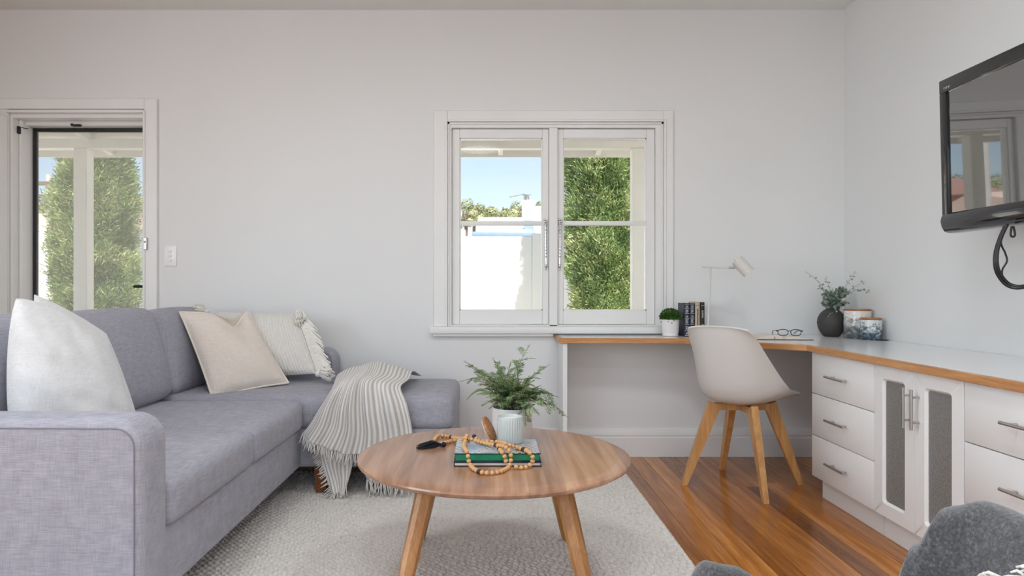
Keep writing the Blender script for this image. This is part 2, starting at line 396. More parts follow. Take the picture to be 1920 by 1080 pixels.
tag(m.build('wall_left', m_wall), 'white painted wall behind the sofa side', 'wall', kind='structure')
m = MB(); m.box(XL, -2.55, YR-.1, YR, 0, ZC); m.box(1.65, XR, YR-.1, YR, 0, ZC); m.box(-2.55, 1.65, YR-.1, YR, 2.42, ZC); m.box(-2.55, 1.65, YR-.1, YR, 0, .12)
tag(m.build('wall_rear', m_wall), 'white painted wall behind the camera with assumed wide glazing', 'wall', kind='structure')

def skirting(name, xa, xb, label):
    prof = [(YB, 0), (YB-.019, 0), (YB-.019, .112), (YB-.014, .117), (YB-.014, .123), (YB-.017, .127), (YB-.017, .138), (YB-.012, .152), (YB-.008, .165), (YB, .168)]
    tag(MB().prism(prof, 'X', xa, xb).build(name, m_trim, ang=25), label, 'baseboard', kind='structure')
skirting('baseboard_back', bx_(297), XR, 'tall white moulded skirting board under the window wall')

# ---- window_1
w1 = thing('window_1', ((WX0+WX1)/2, YB, WZ0), 'white timber pair of casement windows above the desk', 'window', kind='structure')
m = MB(); xa, xb, zt = bx_(813), bx_(1262), bz_(208); ya = YB-.014
def casing(m, x0, x1, z0, z1, vert, inner):
    """flat architrave with a raised bead next to the opening"""
    m.rbox(x0, x1, ya+.002, YB, z0, z1, .003, 1)
casing(m, xa, WX0+.004, WZ0, zt, 1, 1); casing(m, WX1-.004, xb, WZ0, zt, 1, 0); casing(m, WX0+.004, WX1-.004, WZ1-.004, zt, 0, 0)
m.rbox(WX0-.012, WX0+.004, ya-.002, YB, WZ0, WZ1+.012, .003, 1); m.rbox(WX1-.004, WX1+.012, ya-.002, YB, WZ0, WZ1+.012, .003, 1)
m.rbox(WX0+.004, WX1-.004, ya-.002, YB, WZ1-.004, WZ1+.012, .003, 1)
m.build('architrave', m_trim, w1)
m = MB(); m.rbox(bx_(806)+.002, xb+.02, YB-.052, YB+.06, .738, WZ0, .006, 2); m.rbox(bx_(812), .380, YB-.034, YB, .720, .740, .003, 1)
m.build('window_sill', m_trim, w1)
sx = [(847, 1029), (1045, 1228)]; YS = YB+.028; ks = YS/F
def wx(px): return (px-CX)*ks
def wz(py): return 1-(py-CY)*ks
m = MB()
m.box(WX0, wx(847), YB+.004, YB+.14, WZ0, WZ1); m.box(wx(1228), WX1, YB+.004, YB+.14, WZ0, WZ1)
m.box(wx(847), wx(1228), YB+.004, YB+.14, wz(241), WZ1); m.rbox(wx(1029), wx(1045), YB+.004, YB+.14, WZ0, wz(241), .003, 1)
m.box(wx(847), wx(1228), YB+.004, YB+.14, WZ0-.02, wz(609))
m.rbox(WX0, WX0+.018, YB-.004, YB+.1, WZ0, WZ1, .003, 1); m.rbox(WX1-.018, WX1, YB-.004, YB+.1, WZ0, WZ1, .003, 1); m.rbox(WX0, WX1, YB-.004, YB+.1, WZ1-.018, WZ1, .003, 1)
m.build('window_frame', m_trim, w1)
for (a0, a1), (g0, g1) in zip(sx, ((862, 1017), (1056, 1212))):
    m = MB(); e = .001; X0, X1, Z0, Z1 = wx(a0)+e, wx(a1)-e, wz(608), wz(242)
    G0, G1, H0, H1 = wx(g0), wx(g1), wz(582), wz(259)
    for b in ((X0, G0, Z0, Z1), (G1, X1, Z0, Z1), (G0, G1, Z0, H0), (G0, G1, H1, Z1)): m.rbox(b[0], b[1], YS, YS+.042, b[2], b[3], .0025, 1)
    for b in ((G0, G0+.006, H0, H1), (G1-.006, G1, H0, H1), (G0, G1, H0, H0+.006), (G0, G1, H1-.006, H1)): m.box(b[0], b[1], YS+.009, YS+.036, b[2], b[3])
    sash = m.build('casement_sash', m_trim, w1)
    MB().rbox(G0, G1, YS+.006, YS+.036, wz(422.5), wz(414), .004, 2).build('glazing_bar', m_trim, sash)
    for h0, h1 in ((H0, wz(422.5)), (wz(414), H1)):
        MB().box(G0, G1, YS+.019, YS+.023, h0, h1).build('pane', m_glass, sash)
for px, sgn in ((1022.5, 1), (1050.5, -1)):        # ornate chrome casement stays hanging beside the mullion
    c = P(px, 418, YS); m = MB()
    m.rbox(c.x-.010, c.x+.010, YS-.008, YS+.001, c.z-.022, c.z+.024, .003, 2)
    for k in range(4): m.ball((c.x + (.005 if k % 2 else -.005), YS-.012, c.z+.018-.011*k), .0075, 8, 6)
    zb = wz(505)
    m.tube([(c.x, YS-.012, c.z-.02), (c.x+.002*sgn, YS-.016, c.z-.10), (c.x+.004*sgn, YS-.014, zb+.03)], [.0045, .0055, .0045], 8)
    for k in range(9): m.ball((c.x+.002*sgn, YS-.016, c.z-.045-.02*k), .0065, 8, 6)
    m.ball((c.x+.004*sgn, YS-.013, zb+.02), .009, 10, 8, (1, .8, 1.3)); m.cyl((c.x+.004*sgn, YS-.012, zb+.02), (c.x+.004*sgn, YS+.001, zb+.02), .004)
    m.ball((c.x+.003*sgn, YS-.012, zb), .0055, 8, 6); m.cyl((c.x, YS-.010, c.z-.045), (c.x+.014*sgn, YS-.010, c.z-.045), .003, n=8)
    m.build('casement_stay', m_chrome, w1)

# ---- door opening: architrave, frame, outer screen door, open inner leaf
d2 = thing('door_2', ((DX0+DX1)/2, YB+.12, 0), 'black framed screen door with hazy mesh beside the sofa', 'door', kind='structure')
tr = MB(); xr = bx_(297)
tr.rbox(DX1+.004, xr, YB-.020, YB, 0, bz_(186), .003, 1); tr.rbox(DX0-.085, DX1+.004, YB-.020, YB, bz_(206), bz_(186), .003, 1); tr.rbox(DX0-.085, DX0-.004, YB-.020, YB, 0, bz_(206), .003, 1)
tr.rbox(DX1-.002, DX1+.012, YB-.028, YB, 0, DZ1+.026, .003, 1); tr.rbox(DX0-.012, DX1, YB-.028, YB, DZ1+.012, DZ1+.030, .003, 1)
tag(tr.build('trim_1', m_trim), 'white architrave around the glazed door opening', 'trim', kind='structure')
fr = MB(); YD = YB+.145
fr.box(DX0, DX0+.012, YB-.002, YB+.2, 0, DZ1); fr.box(DX1-.012, DX1, YB-.002, YB+.2, 0, DZ1); fr.box(DX0+.012, DX1-.012, YB-.002, YB+.2, DZ1-.012, DZ1)
fr.rbox(DX0+.012, DX0+.032, YB+.05, YB+.2, 0, DZ1-.012, .003, 1); fr.rbox(DX1-.03, DX1-.012, YB+.05, YB+.2, 0, DZ1-.012, .003, 1)
zt = 1+(CY-240)/F*YD
fr.rbox(DX0+.032, DX1-.03, YB+.08, YB+.2, zt, DZ1-.012, .003, 1)
fr.box(DX0, DX1, YB+.0, YB+.2, -.02, .012)
fr.build('door_frame', m_trim, d2)
m = MB(); x0, x1 = DX0+.034, DX1-.032
for b in ((x0, x0+.022, .02, zt-.002), (x1-.022, x1, .02, zt-.002), (x0+.022, x1-.022, zt-.024, zt-.002), (x0+.022, x1-.022, .02, .09)): m.rbox(b[0], b[1], YD, YD+.025, b[2], b[3], .002, 1)
m.build('screen_door_frame', m_black, d2)
MB().box(x0+.022, x1-.022, YD+.011, YD+.013, .09, zt-.024).build('screen_mesh', m_screen, d2)
m = MB(); c = Vector((DX0+.020, YB+.04, 1.968)); m.rbox(c.x-.006, c.x+.006, YB+.03, YB+.055, c.z-.022, c.z+.022, .002, 1); m.tube([c+Vector((0,0,.018)), c+Vector((.03,.04,.016)), P(48, 240, YD)], .0025, 6)
m.build('closer_bracket', m_black, d2)
m = MB(); c = P(143, 235, YB+.07); m.rbox(c.x-.022, c.x+.030, YB+.062, YB+.080, c.z-.008, c.z+.006, .003, 1); m.ball((c.x-.025, YB+.068, c.z+.003), .009, 10, 8); m.build('top_latch', m_black, d2)
m = MB(); c = P(274, 457, YB-.02); m.rbox(c.x-.010, c.x+.010, YB-.034, YB-.024, c.z-.036, c.z+.036, .002, 1); m.ball((c.x, YB-.036, c.z+.01), .006, 8, 6); m.build('lock_plate', m_steel, d2)
m = MB(); c = P(262, 537, YD); m.rbox(c.x-.032, c.x+.05, YD-.016, YD-.001, c.z-.009, c.z+.009, .003, 1); m.cyl((c.x-.03, YD-.018, c.z), (c.x+.04, YD-.018, c.z), .005); m.build('sliding_bolt', m_black, d2)
# open leaf, folded back past square
bt = math.radians(76); hx, hy = DX0-.002, YB-.026; dirv = Vector((-math.cos(bt), -math.sin(bt), 0)); nrm = Vector((dirv.y, -dirv.x, 0))
Mx = Matrix(((dirv.x, nrm.x, 0, hx), (dirv.y, nrm.y, 0, hy), (0, 0, 1, 0), (0, 0, 0, 1)))
d1 = thing('door_1', (hx, hy, 0), 'white painted inner door leaf standing open at the left edge', 'door', kind='structure')
m = MB()
for b in ((0, .11, .02, 2.03), (.69, .80, .02, 2.03), (.11, .69, .02, .22), (.11, .69, 1.92, 2.03), (.11, .69, 1.0, 1.14)): m.rbox(b[0], b[1], 0, .036, b[2], b[3], .002, 1)
m.xf(Mx).build('door_leaf', m_trim, d1)
for z0, z1 in ((.22, 1.0), (1.14, 1.92)): MB().rbox(.11, .69, .012, .024, z0, z1, .002, 1).xf(Mx).build('door_panel', m_trim, d1)
m = MB(); m.cyl((.745, -.002, 1.02), (.745, -.04, 1.02), .012); m.tube([(.745, -.04, 1.02), (.66, -.045, 1.02)], .009); m.xf(Mx).build('door_handle', m_steel, d1)

# light switch
c = P(320, 480, YB); sw = thing('light_switch', (c.x, YB, c.z-.061), 'white triple rocker light switch on wall beside the door', 'light switch')
MB().rbox(c.x-.038, c.x+.038, YB-.008, YB, c.z-.061, c.z+.061, .004, 2).build('switch_plate', plain('switch_white', srgb(243, 243, 243), .25), sw)
for k in range(3): MB().rbox(c.x-.009, c.x+.009, YB-.0125, YB-.0075, c.z+.012-.026*(k-.0)+.006, c.z+.030-.026*k+.006, .002, 2).build('rocker', m_trim, sw)
# ceiling lights added out of view to lift seats, floor and desk
m_opal = N('opal_diffuser'); m_opal.set(Base_Color=(.9,.9,.9,1), Roughness=.4, Emission_Color=(1,.98,.95,1), Emission_Strength=1.2); m_opal = m_opal.m
for lx, ly, lb in ((-.95, 1.75, 'round fill light added out of view above the sofa'), (.85, 1.75, 'round fill light added out of view above the floor by the desk'), (-.1, .4, 'round fill light added out of view above the camera')):
    cl_ = thing('added_ceiling_light', (lx, ly, ZC-.06), lb, 'ceiling light', 'added ceiling lights')
    MB().lathe([(.24, ZC), (.25, ZC-.01), (.25, ZC-.035), (.235, ZC-.04)], (lx, ly, 0), 40).build('rim', m_trim, cl_)
    MB().lathe([(.235, ZC-.036), (.20, ZC-.048), (.12, ZC-.056), (0, ZC-.058)], (lx, ly, 0), 40).build('diffuser', m_opal, cl_)
    d_ = bpy.data.lights.new('added_ceiling_lamp', 'AREA'); d_.shape = 'DISK'; d_.size = .46; d_.energy = 13.5; d_.color = (.86, .935, 1.0)
    o_ = bpy.data.objects.new('added_ceiling_lamp', d_); COL.objects.link(o_); o_.parent = cl_; o_.location = (0, 0, -.006)
# ================================================================ OUTSIDE
GZ = -.35
m_ground = plain('pale_paving', srgb(224, 219, 208), .9, var=.12, vs=1.5)
tag(MB().box(-90, 90, YB+.21, 140, GZ-.3, GZ).build('ground', m_ground), 'pale paved ground of the garden beyond the windows', 'ground', kind='structure')
m_deck = plain('deck_boards', srgb(206, 200, 190), .8, var=.1)
dk = MB()
for k in range(17): dk.rbox(-6.5, 5, YB+.21+.115*k, YB+.32+.115*k, -.16, -.03, .004, 1)
ver = thing('veranda', (0, 6.0, GZ), 'white timber veranda with posts outside the window wall', 'veranda')
dk.build('decking', m_deck, ver)
YP = 6.0; zb = 1+(CY-280)/F*YP
MB().rbox(-6.5, 5.0, YP-.05, YP+.05, zb, zb+.085, .006, 1).build('beam', m_outwhite, ver)
lin = MB(); lin.prism([(YB+.2, 2.60), (YP+.35, zb+.075), (YP+.35, zb+.10), (YB+.2, 2.64)], 'X', -6.5, 5.0); lin.build('roof_lining', m_outwhite, ver)
for x in np.arange(-6.2, 5, .9):
    MB().prism([(YB+.2, 2.53), (YP+.33, zb+.012), (YP+.33, zb+.075), (YB+.2, 2.60)], 'X', x-.022, x+.022).build('rafter', m_outwhite, ver)
MB().rbox(-6.5, 5, YP+.352, YP+.375, zb+.0, zb+.13, .004, 1).build('fascia', m_outwhite, ver)
for px in (157, 1196): 
    x = (px-CX)/F*YP; MB().rbox(x-.058, x+.058, YP-.058, YP+.058, GZ, zb, .006, 1).build('post', m_outwhite, ver)
MB().rbox(-.68-.058, -.68+.058, YP-.058, YP+.058, GZ, zb, .006, 1).build('post', m_outwhite, ver)
# rendered garden wall
m_render = plain('white_render', srgb(243, 241, 236), .8, var=.02, vs=2, bump=.1, bs=30)
YW = 10.0; zw = 1-(443-CY)/F*YW; zl = 1-(430-CY)/F*YW
gw = thing('garden_wall', (0, YW, GZ), 'tall white rendered garden wall behind the cypress trees', 'wall')
MB().rbox(-9, -.36, YW, YW+.2, GZ, zl, .01, 1).build('wall_section', m_render, gw); MB().rbox(-.36, .62, YW, YW+.2, GZ, zw, .01, 1).build('wall_section', m_render, gw); MB().rbox(.62, 6, YW, YW+.2, GZ, zl-.06, .01, 1).build('wall_section', m_render, gw)

def cypress(x, y, h, prof, label, seed, n):
    r_ = random.Random(seed); root = thing('cypress_tree', (x, y, GZ), label, 'tree', 'cypress trees in the garden')
    MB().tube([(x, y, GZ), (x+.03, y, GZ+h*.5), (x, y, GZ+h*.9)], [.09, .06, .02], 8).build('trunk', m_bark, root)
    vs = []; fs = []
    def R(t): 
        for (a, ra), (b, rb) in zip(prof, prof[1:]):
            if a <= t <= b: return ra + (rb-ra)*(t-a)/(b-a)
        return prof[-1][1]
    for i in range(n):
        t = r_.random()**.9; a = r_.uniform(0, 2*math.pi)
        lump = 1 + .42*fbm(math.cos(a)*2.3+seed, math.sin(a)*2.3, t*h*2.0, 3)
        rad = R(t)*lump*(.80+.20*r_.random()); c = Vector((x+rad*math.cos(a), y+rad*math.sin(a), GZ+.15+t*(h-.15)))
        out = Vector((math.cos(a), math.sin(a), .9)).normalized()
        for k in range(11):
            d = (out + Vector((r_.gauss(0,.55), r_.gauss(0,.55), r_.gauss(0,.5)))).normalized(); ln = r_.uniform(.035, .085); w = r_.uniform(.0038, .008)
            sd = d.cross(Vector((r_.gauss(0,1), r_.gauss(0,1), r_.gauss(0,1)))).normalized()*w; o = c + Vector((r_.gauss(0,.035), r_.gauss(0,.035), r_.gauss(0,.035)))
            b = len(vs); vs += [o, o+d*ln*.55+sd, o+d*ln, o+d*ln*.55-sd]; fs.append((b, b+1, b+2, b+3))
    m = MB(); m.v = vs; m.f = fs; m.build('foliage', m_cyp, root, ang=180)
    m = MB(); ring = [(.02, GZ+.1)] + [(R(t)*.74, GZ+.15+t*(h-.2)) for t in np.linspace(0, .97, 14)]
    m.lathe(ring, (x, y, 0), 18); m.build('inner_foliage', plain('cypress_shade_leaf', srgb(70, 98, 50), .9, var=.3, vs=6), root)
YC = 8.3
xc = (178-CX)/F*YC
cypress(xc, YC, 4.7, [(0, .28), (.12, .40), (.30, .44), (.48, .41), (.62, .34), (.8, .22), (1, .04)], 'tall green cypress tree seen through the screen door', 3, 11500)
xc = (1137-CX)/F*YC
cypress(xc, YC, 5.6, [(0, .26), (.10, .38), (.3, .43), (.6, .46), (.8, .38), (1, .06)], 'bright green cypress tree filling the right casement', 9, 12500)

# neighbour's house: pale walls, blue fascia, chimney and antenna
m_tin = plain('pale_corrugated_roof', srgb(214, 216, 220), .5, var=.03, vs=3)
m_blue = plain('blue_gutter', srgb(126, 146, 168), .45)
nb = thing('neighbour_house', (.3, 15, GZ), 'white neighbouring house with blue gutter and chimney beyond the wall', 'house')
YN = 14.0
def N_(px, py, Y=YN): return P(px, py, Y)
a0, a1 = N_(893, 0).x, N_(1000, 0).x; zg = N_(0, 438).z; zr = N_(0, 408, 16.5).z
MB().prism([(YN, zg), (YN+2.4, zr), (YN+2.4, zr-.05), (YN, zg-.05)], 'X', a0, a1).build('lean_to_roof', m_tin, nb)
m = MB().rbox(a0-.08, a1+.04, YN-.14, YN, zg-.07, zg+.03, .02, 2); m.build('gutter', m_blue, nb)
MB().box(a0+.05, a1-.02, YN+.02, YN+2.4, GZ, zg-.04).build('brick_wall', plain('brown_brick', srgb(168, 138, 118), .9, var=.1, vs=8), nb)
MB().rbox(N_(985,0).x, N_(1003,0).x, YN+.5, YN+.6, N_(0,433).z, N_(0,408).z, .01, 1).build('blue_box_gutter', m_blue, nb)
YG = 17.0; g0, g1 = P(988, 0, YG).x, P(1060, 0, YG).x; zt = P(0, 386, YG).z; zb2 = P(0, 425, YG).z
MB().prism([(g0, zb2-2), (g0, zb2), (P(993,0,YG).x, zt), (g1, zt), (g1, zb2-2)], 'Y', YG, YG+5).build('gable_wall', plain('pale_weatherboard', srgb(216, 220, 226), .7), nb)
m = MB(); c = P(994, 360, YG+.5); m.rbox(c.x-.20, c.x+.10, YG+.3, YG+.75, zb2-1, P(0,372,YG).z, .01, 1); m.rbox(c.x-.25, c.x+.15, YG+.25, YG+.8, P(0,378,YG).z, P(0,373,YG).z, .01, 1); m.build('chimney', m_render, nb)
m = MB(); m.cyl((c.x-.08, YG+.5, P(0,372,YG).z), (c.x-.08, YG+.5, P(0,362,YG).z), .06); m.cyl((c.x-.08, YG+.5, P(0,362,YG).z), (c.x-.08, YG+.5, P(0,360,YG).z), .11); m.build('chimney_pot', m_steel, nb)
m = MB(); q = P(983, 364, YG+.4); m.cyl((q.x, q.y, zb2-.5), q, .02, n=6); m.cyl(q, P(955, 370, YG+.4), .012, n=6)
for k in range(6):
    e = q.lerp(P(955, 370, YG+.4), .15+.16*k); m.cyl(e-Vector((0,.25,0)), e+Vector((0,.25,0)), .008, n=5)
m.build('antenna', m_steel, nb)
# terracotta-roofed shed seen through the door
sh = thing('tiled_garage', (-10.5, 16, GZ), 'low garage with pale terracotta roof beyond the screen door', 'garage')
z0, z1 = P(0, 431, 15).z, P(0, 400, 18).z
MB().prism([(15, z0), (18, z1), (21, z0)], 'X', P(0,0,15).x-1.6, P(140,0,15).x).build('tiled_roof', plain('pale_terracotta_tiles', srgb(214, 188, 172), .8, var=.06, vs=6), sh)
MB().box(P(0,0,15).x-1.4, P(138,0,15).x, 15.3, 20.7, GZ, z0).build('garage_wall', m_render, sh)
# red brick house with balcony, far left (mirrored in the television)
bh = thing('brick_house', (-17.2, 31, GZ), 'red brick house with white balcony far beyond the garden', 'house')
m_brick = plain('red_brick', srgb(160, 104, 88), .9, var=.12, vs=6)
MB().box(-18.7, -15.7, 30, 35, GZ, 4.2).build('brick_wall', m_brick, bh)
MB().prism([(29.4, 4.2), (32.5, 5.3), (35.6, 4.2)], 'X', -18.9, -15.6).build('roof', plain('brown_tile_roof', srgb(150, 116, 104), .8, var=.08), bh)
MB().box(-18.7, -15.7, 28.8, 30, 1.75, 1.95).build('balcony_slab', m_render, bh); MB().box(-18.7, -15.7, 28.8, 28.9, 1.95, 2.6).build('balcony_rail', m_render, bh)
for k in range(2):
    f_ = MB().box(-18.4+1.4*k, -17.3+1.4*k, 29.92, 30.0, 2.6, 3.8).build('window', m_trim, bh); MB().box(-18.3+1.4*k, -17.4+1.4*k, 29.9, 29.93, 2.7, 3.7).build('pane', plain('dark_pane', (.05,.06,.07), .1), f_)
# utility poles
def pole(x, y, top, arms, label, r=.13):
    u = thing('utility_pole', (x, y, GZ), label, 'pole', 'utility poles')
    MB().tube([(x, y, GZ), (x, y, top)], [r, r*.75], 10).build('pole_shaft', plain('weathered_pole', srgb(188, 184, 176), .9, var=.08), u)
    for z, w in arms:
        MB().rbox(x-w, x+w, y-r-.06, y-r+.04, z-.06, z+.06, .01, 1).build('crossarm', m_bark, u)
        for q in (-.9, -.5, .5, .9): MB().cyl((x+w*q, y-r, z+.06), (x+w*q, y-r, z+.22), .045, n=8).build('insulator', m_steel, u)
yq = 22; q = P(92, 345, yq); pole(q.x, yq, q.z+.3, ((q.z, 1.0), (P(0, 369, yq).z, .9)), 'grey utility pole with crossarms seen through the screen door')
pole(-4.55, 11.2, 5.2, ((4.9, .9),), 'pale utility pole hidden behind the wall between door and window', .12)
# gum trees on the skyline
def gum(px, py, Y, w, h, label, seed):
    r_ = random.Random(seed); c = P(px, py, Y); u = thing('gum_tree', (c.x, Y, GZ), label, 'tree', 'gum trees on the skyline')
    m = MB(); m.tube([(c.x, Y, GZ), (c.x+.2, Y, c.z-h*.5), (c.x, Y, c.z-h*.1)], [.14, .10, .05], 7)
    for k in range(4): m.tube([(c.x+.1, Y, c.z-h*.7), (c.x+r_.uniform(-w,w)*.45, Y, c.z-h*.2)], [.06, .03], 5)
    m.build('trunk', m_bark, u)
    m = MB()
    for k in range(3000):
        b = k % 9; rb = random.Random(seed*50+b); bc = Vector((c.x+rb.uniform(-.5,.5)*w, Y+rb.uniform(-.4,.4)*w, c.z-h*rb.uniform(.12,.75))); br = rb.uniform(.16,.30)*w
        d = Vector((r_.gauss(0,1), r_.gauss(0,1), r_.gauss(0,1))).normalized(); o = bc + d*br*Vector((1,1,.7)).length/1.58*r_.uniform(.6,1)
        s_ = r_.uniform(.05,.11); t1 = d.orthogonal().normalized(); t2 = d.cross(t1); ra = r_.uniform(0, 6.28); t1, t2 = t1*math.cos(ra)+t2*math.sin(ra), t2*math.cos(ra)-t1*math.sin(ra)
        m.add([o-t1*s_, o-t2*s_*.5, o+t1*s_, o+t2*s_*.5], [(0,1,2,3)])
    m.build('crown', m_gum, u, ang=180)
for i, (px, py, Y, w, h, lb) in enumerate((
    (884, 380, 46, 2.0, 2.0, 'open-crowned gum tree at the left of the left casement'), (868, 391, 40, 1.5, 1.5, 'low olive gum tree at the frame of the left casement'), (918, 391, 49, 2.2, 1.8, 'rounded gum tree above the lean-to roof'),
    (943, 383, 43, 2.0, 1.9, 'broad gum tree in the middle of the left casement'), (972, 384, 38, 1.6, 1.9, 'brownish gum tree beside the neighbour\'s chimney'), (1012, 376, 46, 1.4, 1.6, 'small gum tree showing right of the chimney'),
    (76, 374, 44, 2.2, 2.0, 'gum tree left of the utility pole behind the screen door'), (113, 369, 42, 2.3, 2.2, 'gum tree right of the utility pole behind the screen door'), (262, 378, 44, 1.8, 1.8, 'gum tree at the right edge of the screen door view'))):
    gum(px, py, Y, w, h, lb, 20+i)

# ================================================================ SOFA
SZ = .013                                              # rug surface height
SX, SB = -.905, -1.92                                  # front and back planes of the seat run
sofa = thing('chaise_sofa', (-1.3, 2.9, SZ), 'lavender grey fabric corner sofa with chaise against the window wall', 'sofa')
Y0, Y1, Y2, Y3, Y4 = 1.776, 1.918, 2.618, 3.300, 4.045  # near arm, cushion joints, chaise front, back edge
zb = .135
MB().rbox(SB+.02, SX-.012, Y1-.02, Y3+.04, zb, .335, .018, 3).build('base', m_sofa, sofa)
def arm(y0, y1, seam_y, xf):
    r = .075; z1 = .662; pts = [(SB, zb), (xf, zb)]
    pts += [(xf-r+r*math.cos(t), z1-r+r*math.sin(t)) for t in np.linspace(0, math.pi/2, 9)] + [(SB, z1+.004)]
    o = MB().prism(pts, 'Y', y0, y1, .026, 4).build('armrest', m_sofa, sofa)
    ins = .024; q = [(xf-ins, zb+.01)] + [(xf-r+(r-ins)*math.cos(t), z1-r+(r-ins)*math.sin(t)) for t in np.linspace(0, math.pi/2, 9)] + [(SB+.02, z1-ins+.004)]
    MB().tube([(p[0], seam_y, p[1]) for p in q], .0022, 6).build('seam_piping', plain('seam_thread', srgb(128, 125, 134), .9), o)
arm(Y0, Y1, Y0-.0003, SX+.004); arm(3.905, Y4, 3.905-.0003, SX+.025)
MB().rbox(SB, SB+.20, Y1-.01, Y4-.12, zb, .70, .03, 3).build('back_frame', m_sofa, sofa)
def seat(x0, x1, y0, y1, name='seat_cushion', z1=.468):
    o = MB().soft(x0, x1, y0, y1, .325, z1, .038, 12, (.006, .003, .012)).build(name, m_sofa, sofa, ang=180)
    return o
seat(-1.70, SX+.012, Y1+.003, Y2-.002); seat(-1.70, SX+.012, Y2+.002, Y3-.004)
MB().soft(-1.70, -.172, Y3+.004, 3.985, .318, .485, .045, 16, (.006, .004, .008)).build('chaise_cushion', m_sofa, sofa, ang=180)
MB().rbox(-1.70, -.178, Y3+.012, Y4, zb, .325, .02, 3).build('chaise_base', m_sofa, sofa)
# back cushions lean on the back frame
for ya, yb_, zt in ((Y1+.01, Y2-.004, .915), (Y2+.004, Y3+.03, .915), (Y3+.034, 3.90, .905)):
    c = Vector((-1.60, (ya+yb_)/2, .47)); M_ = Matrix.Translation(c) @ Matrix.Rotation(math.radians(-15), 4, 'Y') @ Matrix.Translation(-c)
    MB().soft(-1.70, -1.515, ya, yb_, .470, zt, .055, 12, (.035, .004, .012), M_).build('back_cushion', m_sofa, sofa, ang=180)
for x, y in ((-.822, 3.345), (-.245, 3.36), (-.245, 3.98), (-1.84, 1.85), (-1.0, 1.85), (-1.84, 3.98), (-1.84, 2.9)):
    MB().add([(x-.030, y-.030, zb), (x+.030, y-.030, zb), (x+.030, y+.030, zb), (x-.030, y+.030, zb), (x-.024, y-.024, SZ), (x+.024, y-.024, SZ), (x+.024, y+.024, SZ), (x-.024, y+.024, SZ)],
             [(0,1,2,3), (7,6,5,4), (0,4,5,1), (1,5,6,2), (2,6,7,3), (3,7,4,0)]).build('leg', m_sleg, sofa)

# ---- scatter cushions: surface between four corners, swelling in the middle
def pillow_mesh(BL, BR, TL, TR, T, n=26, pinch=.035, wr=.004, seed=0, dent=None, back=1.0, power=.5):
    BL, BR, TL, TR = map(Vector, (BL, BR, TL, TR)); nrm = ((BR-BL).cross(TL-BL)).normalized()
    cen = (BL+BR+TL+TR)/4; faces = []; uvs = []; m = MB()
    for side in (1, -1):
        rows = []
        for i in range(n+1):
            r = []; v = i/n
            for j in range(n+1):
                u = j/n; p = BL*(1-u)*(1-v)+BR*u*(1-v)+TL*(1-u)*v+TR*u*v
                a, b = 2*u-1, 2*v-1
                ex, ey = (1-b*b), (1-a*a)           # pull the edges in between the corners
                p = p + (cen-p)*pinch*2*(ex*abs(a)**4 + ey*abs(b)**4)
                prof = max(0, (1-a**2)*(1-b**2))**power
                t = T*prof*(1 if side == 1 else back)
                t += wr*fbm(u*5+seed, v*5, side*3.1, 4)*min(1, prof*3) + wr*.7*math.sin((u*4+v*9+seed)*2.2+2.2*fbm(u*2, v*2, seed))*min(1, prof*2)
                if dent: 
                    du, dw, dd = dent; g = math.exp(-((u-du)/dw)**2)*max(0, v-.35)/.65
                    p = p - (TL-BL).normalized()*dd*g*(1 if side == 1 else .55); t -= (T*.35*g if side == 1 else 0)
                r.append(p + nrm*t*side); uvs.append((u, v))
            rows.append(r if side == 1 else r)
        if side == 1: m.grid(rows)
        else: m.grid([r[::-1] for r in rows]); uvs[-(n+1)**2:] = [(1-q[0], q[1]) for q in uvs[-(n+1)**2:]]
    return m, uvs, nrm
# two white linen cushions in the near corner
pr = thing('linen_cushion', P(120, 850, 2.25), 'large white crumpled linen cushion in front, behind near sofa arm', 'cushion')
m, uv, nn = pillow_mesh(P(28, 860, 2.05), P(252, 850, 2.32), P(30, 560, 2.16), P(196, 640, 2.46), .112, 34, -.075, .007, 2, None, .8, .46)
m.build('cushion_cover', m_whitelin, pr, ang=180, uv=uv)
pr = thing('linen_cushion', P(150, 840, 2.5), 'pale grey-white linen cushion tucked behind the large white one', 'cushion')
m, uv, nn = pillow_mesh(P(75, 800, 2.46), P(262, 800, 2.62), P(64, 552, 2.50), P(200, 626, 2.68), .060, 24, -.03, .004, 5, None, 1.0, .45)
m.build('cushion_cover', m_whitelin, pr, ang=180, uv=uv)
# oatmeal cushion with flange
BL, BR, TL, TR = P(398, 746, 3.36), P(541, 718, 3.62), P(337, 585, 3.52), P(465, 581, 3.80)
pr = thing('beige_cushion', BL, 'oatmeal beige cushion with dented top and flanged edge', 'cushion')
m, uv, nn = pillow_mesh(BL, BR, TL, TR, .085, 28, .02, .003, 8, (.70, .20, .085), 1.0, .5); m.build('cushion_cover', m_beige, pr, ang=180, uv=uv)
n = 28; edge = [m.v[j] for j in range(n+1)] + [m.v[i*(n+1)+n] for i in range(1, n+1)] + [m.v[n*(n+1)+j] for j in range(n-1, -1, -1)] + [m.v[i*(n+1)] for i in range(n-1, -1, -1)]
MB().tube(edge, .0055, 6).build('flange', m_flange, pr, ang=180)
